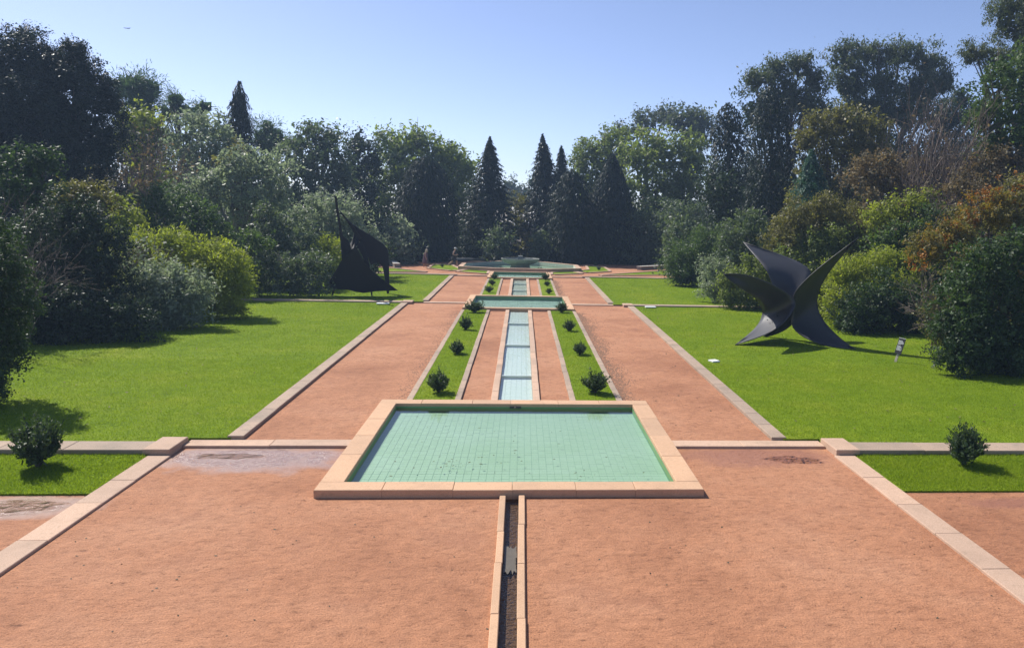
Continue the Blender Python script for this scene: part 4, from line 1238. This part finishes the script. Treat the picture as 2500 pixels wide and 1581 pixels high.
plant('dark_shrub', S_, 'low dark clump behind the walking people', 82, 'navy', [(1060, 595, 40, 26), (990, 600, 40, 24), (1110, 598, 30, 24), (930, 605, 34, 24)], 3.4, .5, 3.4, .3)
plant('camellia_shrub', S_, 'speckled pale shrub left of the dome cypress', 74, 'grey', [(935, 555, 44, 44), (905, 585, 36, 36), (955, 590, 28, 34)], 3.4, .55, 3.6, .3)
# left wood
plant('broadleaf_tree', T, 'sunlit light green tree behind the dome cypress', 96, 'light', [(925, 345, 42, 40), (975, 335, 38, 32), (1030, 375, 44, 46), (1080, 395, 36, 46), (960, 400, 60, 60), (900, 440, 60, 70), (1050, 450, 50, 60)], 3.6, .55, 5.0, .28, skirt=True)
plant('evergreen_tree', T, 'dark tree between the pale left tree and the big grey evergreen', 88, 'navy', [(845, 340, 26, 34), (870, 385, 40, 50), (830, 400, 40, 50), (850, 460, 56, 60)], 3.6, .5, 3.6, .3, skirt=True)
plant('evergreen_tree', T, 'broad billowing dark evergreen in the left centre', 78, 'silver', [(725, 330, 40, 38), (770, 335, 40, 40), (690, 375, 40, 44), (745, 395, 66, 60), (800, 410, 40, 60), (720, 460, 60, 60), (780, 480, 50, 60)], 3.6, .5, 3.8, .27, skirt=True)
plant('pine_tree', T, 'open pine right of the weeping conifer', 86, 'pine', [(632, 305, 26, 26), (655, 325, 22, 18), (612, 330, 18, 26), (680, 340, 22, 14), (640, 350, 40, 26)], 4.6, .16, 3.0, .36, pref='out', pk=.6, gaps=.25)
conifer('weeping_conifer', 'tall weeping conifer standing above the left wood', 72, 'cypress', 563, 193, 420, 84, 'slim', 5.4, .2, 3.6, .22, 15, 'down', 6, gap=.25)
plant('pine_tree', T, 'pine with tufted crown rising behind the big left cypress', 78, 'pine', [(318, 205, 34, 32), (352, 210, 26, 30), (290, 205, 20, 28), (335, 245, 44, 30)], 4.8, .15, 3.0, .36, pref='out', pk=.6, gaps=.2)
plant('pine_tree', T, 'thinner pine with open tufts left of the weeping conifer', 80, 'pine', [(412, 238, 20, 24), (435, 262, 24, 18), (395, 268, 26, 24), (478, 255, 20, 16), (460, 280, 26, 18)], 4.8, .15, 2.6, .4, pref='out', pk=.6, gaps=.3)
plant('broadleaf_tree', T, 'yellow green tree beside the big left cypress', 70, 'lime', [(335, 285, 40, 34), (375, 310, 30, 40), (320, 330, 40, 40), (300, 290, 22, 36)], 3.6, .55, 3.2, .3, skirt=True)
plant('broadleaf_tree', T, 'pale silvery green tree left of the weeping conifer', 66, 'grey', [(470, 305, 48, 38), (520, 320, 34, 44), (430, 345, 40, 50), (490, 370, 66, 56), (540, 390, 40, 50)], 3.6, .55, 3.2, .27, skirt=True)
plant('cypress_tree', T, 'huge dark spreading cypress at the left edge of the sky', 50, 'cypress', [(40, 150, 74, 72), (110, 180, 66, 64), (-30, 180, 70, 80), (195, 205, 56, 76), (240, 240, 44, 60), (130, 280, 110, 90), (20, 300, 100, 110), (220, 330, 70, 90), (110, 400, 120, 80), (150, 160, 50, 44)], 3.6, .4, 5.6, .26, skirt=True)
twig_tree('bare_tree', T, 'leafless reddish brown tree in front of the dark cypress', 56, 345, 560, 300, 95, 7, depthn=5, spread=.5, rad=.06, leaf='brown', leafcov=.6)
plant('magnolia_tree', T, 'pale leaved tree with several grey trunks in the left middle ground', 54, 'grey', [(590, 390, 60, 40), (640, 400, 48, 46), (540, 420, 52, 46), (480, 440, 56, 44), (580, 460, 80, 50), (440, 470, 40, 40), (650, 470, 40, 50)], 3.6, .55, 2.6, .28, bark=BARKG, trunk=.2, base_px=555, gaps=.15)
plant('yellow_shrub', S_, 'small orange tinted treetop above the grey trunked tree', 56, 'olive', [(560, 365, 28, 26), (545, 395, 36, 26)], 3.4, .5, 2.6, .32, skirt=False)
plant('broadleaf_shrub', S_, 'green rounded tree shrub below the reddish bare tree', 47, 'mid', [(370, 480, 54, 42), (430, 500, 50, 50), (330, 510, 40, 40), (480, 530, 60, 50)], 3.6, .5, 3.4, .28)
plant('understory_shrub', S_, 'shaded dark bush among the grey trunks', 60, 'navy', [(500, 545, 60, 40), (570, 550, 60, 50), (620, 520, 50, 50)], 3.6, .5, 3.0, .3)
plant('grey_shrub', S_, 'grey green willowy tree behind the left sculpture', 58, 'grey', [(770, 500, 60, 44), (725, 520, 46, 44), (820, 530, 50, 50), (760, 560, 70, 50), (850, 575, 44, 44)], 4.0, .35, 3.2, .28)
plant('dark_shrub', S_, 'very dark rounded bush left of the left sculpture', 50, 'silver', [(650, 545, 52, 46), (700, 575, 46, 44), (620, 590, 44, 44)], 3.4, .5, 3.6, .28)
plant('grey_shrub', S_, 'low grey shrub on the lawn edge left of the sculpture', 46.5, 'silver', [(630, 625, 44, 36), (680, 635, 46, 32), (740, 630, 48, 40)], 3.4, .5, 3.4, .28)
plant('golden_shrub', S_, 'small bright chartreuse shrub just left of the left sculpture', 52, 'chart', [(770, 585, 30, 30), (785, 610, 24, 24)], 3.2, .4, 4.5, .28)
plant('dark_shrub', S_, 'dark hedge bush behind the left sculpture', 60, 'navy', [(870, 600, 50, 36), (820, 610, 50, 36)], 3.4, .5, 3.2, .3)
plant('mixed_shrub', S_, 'speckled green shrub under the grey trunked tree', 46, 'mid', [(560, 590, 46, 34), (600, 570, 40, 36), (520, 570, 40, 36)], 3.4, .55, 3.2, .3)
# left hedge line
plant('conifer_shrub', S_, 'yellow green feathery conifer shrub ending the left hedge', 37, 'chart', [(520, 640, 64, 58), (470, 600, 60, 46), (560, 665, 38, 54), (410, 580, 54, 40), (500, 690, 60, 44)], 4.2, .30, 4.6, .22, pref='out', pk=.55)
plant('conifer_shrub', S_, 'dull yellow green conifer bush behind the grey shrub', 38.5, 'chart', [(345, 575, 40, 34), (380, 600, 44, 36), (330, 610, 40, 30)], 4.2, .30, 4.0, .24, pref='out', pk=.55)
plant('grey_shrub', S_, 'silver grey shrub in the left hedge in front of the yellow conifer', 34, 'grey', [(395, 660, 64, 46), (340, 680, 60, 50), (450, 690, 56, 46), (400, 715, 70, 44)], 4.0, .4, 4.0, .22)
twig_tree('twiggy_shrub', S_, 'leafless greyish twig shrub between dark hedge and grey shrub', 36, 290, 740, 545, 46, 12, depthn=4, spread=.4, rad=.03, leaf='grey', leafcov=1.2)
plant('lime_shrub', S_, 'yellow green leafy shrub above the left hedge', 42, 'lime', [(285, 500, 30, 34), (310, 530, 36, 34), (300, 560, 40, 30), (275, 475, 18, 20)], 3.6, .55, 3.2, .3)
plant('dark_shrub', S_, 'big dark shaded evergreen mass in the left hedge', 33, 'navy', [(180, 520, 74, 74), (230, 600, 70, 80), (130, 600, 90, 90), (220, 690, 90, 80), (120, 700, 100, 90)], 3.8, .5, 3.8, .24, slope=.15)
plant('glossy_shrub', S_, 'glossy green tree top rising above the dark left hedge', 36, 'gloss', [(60, 400, 50, 44), (110, 385, 36, 34), (20, 430, 50, 50), (80, 450, 60, 50)], 3.6, .55, 3.6, .28)
plant('brown_shrub', S_, 'brownish fine leaved shrub top on the dark left hedge', 34.5, 'olive', [(205, 450, 54, 30), (240, 475, 30, 30), (165, 470, 36, 26)], 3.4, .4, 3.2, .26, skirt=False)
twig_tree('twiggy_shrub', S_, 'bare mauve twigs sprouting at the far left edge of the hedge', 29, 45, 760, 450, 66, 10, depthn=5, spread=.42, rad=.025, splits=2)
plant('dark_hedge', S_, 'low dark hedge foot along the left lawn', 30.5, 'navy', [(150, 730, 80, 60), (230, 740, 60, 46), (300, 745, 60, 40), (80, 720, 70, 70), (20, 680, 80, 100)], 3.8, .5, 3.8, .24, slope=.15)
plant('clipped_hedge', S_, 'glossy clipped hedge in the left foreground with shining leaf edges', 21, 'gloss', [(-20, 640, 80, 110), (10, 740, 66, 110), (-10, 820, 70, 70), (-90, 760, 90, 160)], 3.6, .55, 4.6, .22, slope=.15)
# right side wood
conifer('ivy_column', 'dark ivy clad column tree left of the tall eucalypts', 72, 'cypress', 1712, 243, 540, 56, 'column', 3.8, .5, 4.2, .22, 0, 'down', 6)
conifer('ivy_column', 'tallest dark ivy clad trunk below the eucalypts', 62, 'cypress', 1812, 205, 520, 62, 'column', 3.8, .5, 4.2, .22, 0, 'down', 6)
plant('eucalyptus_tree', T, 'tall eucalyptus with open crown above the ivy column', 76, 'euc', [(1775, 190, 32, 32), (1820, 165, 36, 30), (1880, 160, 40, 34), (1915, 195, 32, 34), (1850, 215, 50, 34), (1900, 245, 44, 30)], 3.6, .36, 5.0, .32, pref=np.array([0, 0, -1.]), pk=.45, gaps=.12, flat=.8, trunk=.28)
plant('eucalyptus_tree', T, 'broadest eucalyptus crown on the right skyline', 78, 'euc', [(1985, 140, 46, 42), (2050, 130, 50, 34), (2115, 130, 46, 34), (2180, 150, 46, 40), (2000, 200, 50, 40), (2080, 195, 60, 44), (2160, 215, 56, 44), (2215, 190, 34, 40), (2040, 255, 60, 36), (2120, 270, 60, 34)], 3.6, .36, 5.0, .31, pref=np.array([0, 0, -1.]), pk=.45, gaps=.14, flat=.8, trunk=.35)
plant('eucalyptus_tree', T, 'eucalyptus cut off by the top right corner', 54, 'euc', [(2390, 50, 70, 70), (2430, 110, 80, 60), (2290, 130, 46, 30), (2350, 150, 50, 34), (2420, 0, 70, 60)], 3.6, .36, 4.2, .30, pref=np.array([0, 0, -1.]), pk=.45, gaps=.08, flat=.8, trunk=.3, base_px=2440)
plant('broadleaf_tree', T, 'hazy tree peeping between the eucalypts on the right', 84, 'navy', [(2260, 235, 34, 26), (2300, 260, 40, 40), (2230, 270, 40, 40), (2000, 290, 70, 34), (1940, 300, 50, 40)], 3.6, .5, 3.2, .3, skirt=True)
plant('broadleaf_tree', T, 'olive green rounded tree below the eucalypts', 57, 'olive', [(1930, 300, 52, 40), (1990, 290, 56, 36), (2040, 310, 48, 40), (1900, 335, 36, 30), (1980, 350, 80, 40), (2060, 350, 40, 40)], 3.7, .5, 3.6, .27, skirt=True)
plant('evergreen_tree', T, 'dense glossy evergreen at the right edge', 42, 'mid', [(2350, 210, 60, 66), (2410, 180, 60, 80), (2320, 280, 44, 60), (2390, 300, 80, 70), (2330, 340, 50, 40)], 3.8, .55, 3.8, .24, base_px=2420, skirt=True)
conifer('conical_shrub', 'blue green cone shaped tree left of the bare twiggy tree', 50, 'bluegreen', 1908, 352, 560, 96, 'cone', 3.8, .45, 4.4, .18, 10, 'out', 7)
twig_tree('bare_tree', T, 'brown leafless tree with upright twigs on the right slope', 44.5, 2190, 560, 238, 108, 11, depthn=5, spread=.30, up=1.0, rad=.10, leaf='brown', leafcov=.25)
plant('brown_shrub', S_, 'russet drooping shrub left of the bare tree', 46, 'brown', [(2060, 395, 60, 36), (2020, 420, 44, 40), (2090, 430, 70, 40), (2130, 400, 50, 40)], 3.6, .4, 2.8, .28, gaps=.15)
plant('brown_shrub', S_, 'russet thicket between bare tree and right edge', 40, 'brown', [(2310, 400, 60, 40), (2370, 380, 60, 40), (2270, 440, 50, 36), (2340, 450, 70, 40)], 3.6, .4, 2.8, .28, gaps=.15)
twig_tree('twiggy_shrub', S_, 'tangle of brown twigs below the russet thicket', 39, 2270, 640, 360, 76, 9, depthn=4, spread=.5, rad=.035, leaf='brown', leafcov=1.2)
plant('evergreen_tree', T, 'dark evergreen filling under the ivy columns', 66, 'navy', [(1720, 500, 60, 50), (1780, 480, 50, 60), (1840, 460, 40, 50), (1690, 450, 40, 60)], 3.6, .5, 3.2, .3, skirt=True)
plant('silver_shrub', S_, 'grey leaved shrub with pale leaf tips in the right middle ground', 48, 'silver', [(1755, 535, 50, 46), (1725, 575, 46, 46), (1785, 590, 50, 50), (1740, 620, 50, 40)], 3.5, .55, 3.6, .28)
plant('silver_shrub', S_, 'dark grey rounded shrub behind the soft green bush', 64, 'silver', [(1600, 545, 36, 42), (1580, 580, 30, 36), (1640, 570, 30, 40)], 3.4, .55, 3.6, .3)
plant('soft_shrub', S_, 'soft fuzzy green bush on the far right lawn edge', 57, 'mid', [(1630, 595, 50, 44), (1600, 620, 44, 30), (1660, 570, 36, 36)], 4.4, .22, 4.0, .3, pref='out', pk=.6)
plant('grey_shrub', S_, 'low pale grey bush beside the right lawn behind the sculpture', 47, 'grey', [(1670, 640, 36, 36), (1700, 655, 44, 32)], 3.4, .5, 3.4, .3)
plant('light_shrub', S_, 'pale green low bush just behind the left blade of the right sculpture', 44, 'light', [(1750, 655, 50, 40), (1800, 640, 50, 46), (1710, 665, 30, 24)], 3.4, .5, 3.4, .28)
plant('olive_shrub', S_, 'large bronze topped rounded bush behind the right sculpture', 43, 'olive', [(1880, 525, 70, 52), (1950, 510, 70, 46), (1840, 570, 46, 50), (2010, 540, 50, 50)], 3.4, .4, 4.0, .24, skirt=False)
plant('green_shrub', S_, 'fresh green lower half of the thicket behind the right sculpture', 41.5, 'light', [(1900, 600, 80, 50), (1970, 590, 80, 60), (2030, 590, 60, 60), (1850, 630, 50, 50), (1960, 660, 80, 50)], 3.5, .5, 3.6, .25)
plant('lime_shrub', S_, 'bright leafy shrub on top of the right thicket', 41, 'lime', [(2120, 490, 50, 36), (2170, 490, 52, 40), (2070, 510, 46, 34), (2130, 530, 70, 36)], 3.6, .6, 3.6, .25, skirt=False)
plant('dark_shrub', S_, 'deep green bush in the hollow of the right thicket', 40, 'mid', [(2080, 580, 56, 50), (2140, 570, 56, 56), (2180, 540, 50, 50), (2200, 520, 40, 40)], 3.6, .5, 3.6, .26)
plant('conifer_shrub', S_, 'bright yellow green feathery conifer right of the sculpture', 37, 'chart', [(1985, 655, 44, 50), (2030, 640, 44, 46), (2070, 625, 40, 36), (1970, 700, 36, 40), (2110, 610, 30, 24)], 4.2, .28, 4.4, .24, pref='out', pk=.55)
plant('green_shrub', S_, 'dark leafy shrub below the yellow conifer on the lawn edge', 35, 'gloss', [(2040, 720, 50, 56), (2090, 690, 50, 60), (2010, 740, 40, 40), (2120, 730, 50, 60)], 3.5, .55, 3.8, .25)
root = plant('berry_shrub', S_, 'large orange berried shrub arching at the right edge', 30, 'olive', [(2330, 510, 80, 60), (2400, 480, 70, 80), (2250, 560, 70, 50), (2180, 590, 50, 44), (2420, 580, 60, 90)], 3.4, .5, 3.4, .24, base_px=2380)
add_leaves(root, 'berries', 'orange', 29.4, [(2330, 480, 70, 44), (2400, 440, 60, 46), (2260, 530, 60, 30), (2200, 570, 40, 26), (2160, 620, 24, 30)], 2.6, .8, 1.3, .22, 5, gaps=.3)
add_leaves(root, 'golden_leaves', 'gold', 29.2, [(2170, 590, 46, 36), (2230, 550, 60, 36), (2310, 500, 70, 50), (2420, 640, 40, 60)], 3.0, .6, 2.2, .22, 6, gaps=.2)
twig_tree('twiggy_shrub', S_, 'bare grey twigs tangled under the orange berries', 28.3, 2215, 820, 590, 60, 12, depthn=4, spread=.6, rad=.02, leaf='olive', leafcov=.5)
plant('leafy_shrub', S_, 'glossy green leafy shrub in the right foreground', 26.5, 'gloss', [(2310, 640, 80, 70), (2390, 620, 70, 80), (2250, 700, 70, 70), (2340, 740, 90, 80), (2420, 740, 70, 100)], 3.9, .55, 3.4, .22, base_px=2350, slope=.15)
add_leaves(bpy.data.objects['leafy_shrub'], 'young_leaves', 'mid', 26.0, [(2300, 630, 70, 56), (2380, 610, 60, 60), (2260, 720, 50, 50)], 3.9, .55, 1.6, .2, 8, gaps=.3)
plant('dark_hedge', S_, 'dark shaded hedge foot at the right lawn edge', 26, 'gloss', [(2290, 800, 70, 60), (2360, 840, 70, 60), (2430, 870, 60, 80), (2220, 770, 50, 44)], 3.8, .5, 3.6, .24, slope=.15)
plant('dark_hedge', S_, 'shaded low hedge between sculpture and right thicket', 35.5, 'navy', [(2160, 735, 50, 40), (2080, 745, 60, 34), (2000, 720, 50, 40)], 3.6, .5, 3.4, .26)
plant('evergreen_tree', T, 'dense dark tree closing the wood below the first eucalyptus', 84, 'navy', [(1830, 250, 60, 50), (1900, 270, 60, 44), (1780, 270, 50, 60)], 3.6, .5, 3.0, .3, skirt=True)
plant('evergreen_tree', T, 'dense dark tree closing the wood below the broadest eucalyptus', 86, 'navy', [(2020, 265, 60, 44), (2100, 270, 66, 46), (2180, 280, 60, 50), (2230, 300, 50, 50)], 3.6, .5, 3.0, .3, skirt=True)
# deep background filling the wood
for i, (px, top, lab) in enumerate(((640, 470, 'shaded tree deep in the left wood below the pine'), (420, 420, 'shaded tree deep in the left wood behind the bare tree'), (860, 500, 'shaded tree deep in the wood behind the grey willow'),
                                    (1700, 400, 'shaded tree deep in the right wood behind the ivy columns'), (1900, 400, 'shaded tree deep in the right wood behind the cone tree'), (2120, 330, 'shaded tree deep in the right wood behind the bare tree'),
                                    (2300, 330, 'shaded tree deep in the wood at the right edge'), (1500, 470, 'shaded tree deep in the wood behind the brown cypress'), (220, 420, 'shaded tree deep in the wood under the huge cypress'),
                                    (310, 300, 'shaded tree deep in the wood between cypress and yellow green tree'), (1090, 500, 'shaded low tree behind the left spire'), (540, 360, 'shaded tree behind the silvery tree'))):
    plant('background_tree', T, lab, (92-8*(i % 3)) if i < 9 else 98, 'navy', [(px, top+60, 90, 70), (px-70, top+110, 80, 70), (px+70, top+110, 80, 70)], 3.8, .55, 2.6, .3, skirt=True)

# ------------------------------------------------------------------ grass blades
def blades(name, label, rects, dens, h, w, seed, dz):
    rng = np.random.default_rng(seed)
    Ps = []
    for (x0, x1, y0, y1) in rects:
        n = int((x1-x0)*(y1-y0)*dens)
        Ps.append(np.stack([rng.uniform(x0, x1, n), rng.uniform(y0, y1, n)], 1))
    Pn = np.concatenate(Ps); n = len(Pn)
    z = zga(Pn[:, 1])+dz
    a = rng.uniform(0, 6.28, n); hh = h*rng.uniform(.5, 1.4, n); ww = w*rng.uniform(.7, 1.3, n)
    lx, ly = rng.normal(size=(2, n))*h*.6
    V = np.zeros((n, 3, 3))
    V[:, 0] = np.stack([Pn[:, 0]+np.cos(a)*ww/2, Pn[:, 1]+np.sin(a)*ww/2, z], 1)
    V[:, 1] = np.stack([Pn[:, 0]-np.cos(a)*ww/2, Pn[:, 1]-np.sin(a)*ww/2, z], 1)
    V[:, 2] = np.stack([Pn[:, 0]+lx, Pn[:, 1]+ly, z+hh], 1)
    tag(put(name, mesh_arrays(name, V.reshape(-1, 3), np.arange(n*3), 3), M['blade']), label, 'grass', kind='stuff')
for s, side in ((-1, 'left'), (1, 'right')):
    def R2(a, b, y0, y1): return (min(s*a, s*b), max(s*a, s*b), y0, y1)
    blades('grass', f'longer grass of the small {side} bed near the kerb', [R2(7.87, 12.0, 14.36, 16.72)], 2600, .050, .011, 21+s, .033)
    blades('grass', f'mown grass of the near half of the {side} lawn', [R2(6.66, 7.5, 17.8, 22), R2(7.5, 17.0, 17.42, 22), R2(6.66, 18, 22, 27)], 900, .036, .014, 31+s, .048)
    blades('grass', f'mown grass of the far half of the {side} lawn', [R2(6.66, 18.5, 27, 43.7)], 330, .036, .022, 41+s, .048)
    blades('grass', f'mown grass of the {side} lawn beyond the second kerb', [R2(5.62, 15.5, 44.5, 61.9)], 150, .036, .032, 51+s, .058)
    blades('grass', f'mown grass of the {side} channel bed', [R2(1.73, 2.89, 21.4, 41.3)], 700, .034, .016, 61+s, .048)

# ------------------------------------------------------------------ loose gravel and leaves
def chips(name, label, cat, pts, size, mat, seed):
    rng = np.random.default_rng(seed); n = len(pts)
    o = np.array([[1, 0, 0], [-.5, .87, 0], [-.5, -.87, 0], [0, 0, .8]])
    s = size*rng.uniform(.4, 1.5, (n, 1, 1)); a = rng.uniform(0, 6.28, n)
    Rm = np.zeros((n, 3, 3)); Rm[:, 0, 0] = np.cos(a); Rm[:, 0, 1] = -np.sin(a); Rm[:, 1, 0] = np.sin(a); Rm[:, 1, 1] = np.cos(a); Rm[:, 2, 2] = 1
    V = np.einsum('nij,kj->nki', Rm, o)*s+pts[:, None, :]
    Fc = (np.arange(n)*4)[:, None, None]+np.array([[0, 1, 3], [1, 2, 3], [2, 0, 3]])[None]
    tag(put(name, mesh_arrays(name, V.reshape(-1, 3), Fc.reshape(-1), 3), mat), label, cat, kind='stuff')
r_ = np.random.default_rng(77)
n = 3200; y = r_.uniform(21.5, 41, n); x = 3.1+np.abs(r_.normal(size=n))*.34*(0.35+.65*np.abs(np.sin(y*.55)))
chips('gravel', 'loose granite chips along the right channel bed kerb', 'gravel', np.stack([x, y, zga(y)], 1), .028, M['gravel'], 1)
n = 900; y = r_.uniform(21.5, 41, n); x = -3.1-np.abs(r_.normal(size=n))*.25
chips('gravel', 'sparse granite chips along the left channel bed kerb', 'gravel', np.stack([x, y, zga(y)], 1), .022, M['gravel'], 2)
n = 700; y = r_.uniform(48.2, 59.5, n); x = 2.52+np.abs(r_.normal(size=n))*.25
chips('gravel', 'granite chips along the far right bed kerb', 'gravel', np.stack([x, y, zga(y)], 1), .035, M['gravel'], 3)
n = 3000; x = r_.uniform(-7.3, 7.3, n); y = 8+9*r_.random(n)**1.2; k = (np.abs(x) > .3) & ~((np.abs(x) < 3.8) & (y > 14.1)); x, y = x[k], y[k]
chips('pebbles', 'fine pebbles scattered over the forecourt sand', 'pebbles', np.stack([x, y, 0*x], 1), .010, M['sand'], 4)
n = 60; x = np.concatenate([r_.uniform(-3.0, 3.0, n), r_.normal(size=14)*.25-1.3]); y = np.concatenate([r_.uniform(14.9, 20.4, n), r_.normal(size=14)*.2+16.2]); n = len(x)
V = leaf_quads(r_, np.stack([x, y, np.full(n, .049)], 1), unit(np.tile([0, 0, 1.], (n, 1))+r_.normal(size=(n, 3))*.03), .06, .03)
tag(put('leaves', quads_mesh('leaves', [V]), M['leaf_litter']), 'dark fallen leaves floating on the large pool', 'leaves', kind='stuff')

def litter(label, x0, x1, y0, y1, n, size, dz, seed, mat):
    r = np.random.default_rng(seed)
    x = r.uniform(x0, x1, n); y = r.uniform(y0, y1, n)
    P_ = np.stack([x, y, zga(y)+dz], 1)
    tag(put('leaves', quads_mesh('leaves', [leaf_quads(r, P_, unit(np.tile([0, 0, 1.], (n, 1))+r.normal(size=(n, 3))*.25), size, size*.6)]), mat), label, 'leaves', kind='stuff')
litter('dry fallen leaves scattered on the right lawn', 7, 18, 18, 43, 420, .075, .085, 101, LM['brown'])
litter('dry fallen leaves scattered on the left lawn', -16, -7, 18, 43, 220, .07, .085, 102, LM['brown'])
litter('small dry leaves and debris on the forecourt sand', -7.2, 7.2, 8.8, 14.0, 90, .04, .006, 103, M['leaf_litter'])
litter('small dry leaves on the right sand walk', 3.2, 6.2, 18, 43, 90, .055, .012, 104, M['leaf_litter'])
# ------------------------------------------------------------------ haze
HX = (-300, 300, -60, 480, -1.6, 34)
hv, hf = [], []
me = pymesh('haze', [(HX[i], HX[2+j], HX[4+k]) for k in (0, 1) for j in (0, 1) for i in (0, 1)],
            [(0, 2, 3, 1), (4, 5, 7, 6), (0, 1, 5, 4), (1, 3, 7, 5), (3, 2, 6, 7), (2, 0, 4, 6)])
hm = bpy.data.materials.new('thin blue haze'); hm.use_nodes = True
nt = hm.node_tree
for nd in list(nt.nodes):
    if nd.type != 'OUTPUT_MATERIAL': nt.nodes.remove(nd)
pv = nt.nodes.new('ShaderNodeVolumePrincipled')
pv.inputs['Color'].default_value = (.50, .70, 1.0, 1)
pv.inputs['Density'].default_value = 0.0007
pv.inputs['Anisotropy'].default_value = 0.2
nt.links.new(pv.outputs[0], nt.nodes['Material Output'].inputs['Volume'])
tag(put('haze', me, hm), 'thin bluish summer haze over the garden', 'haze', kind='stuff')
print('LEAVES', STAT[0])
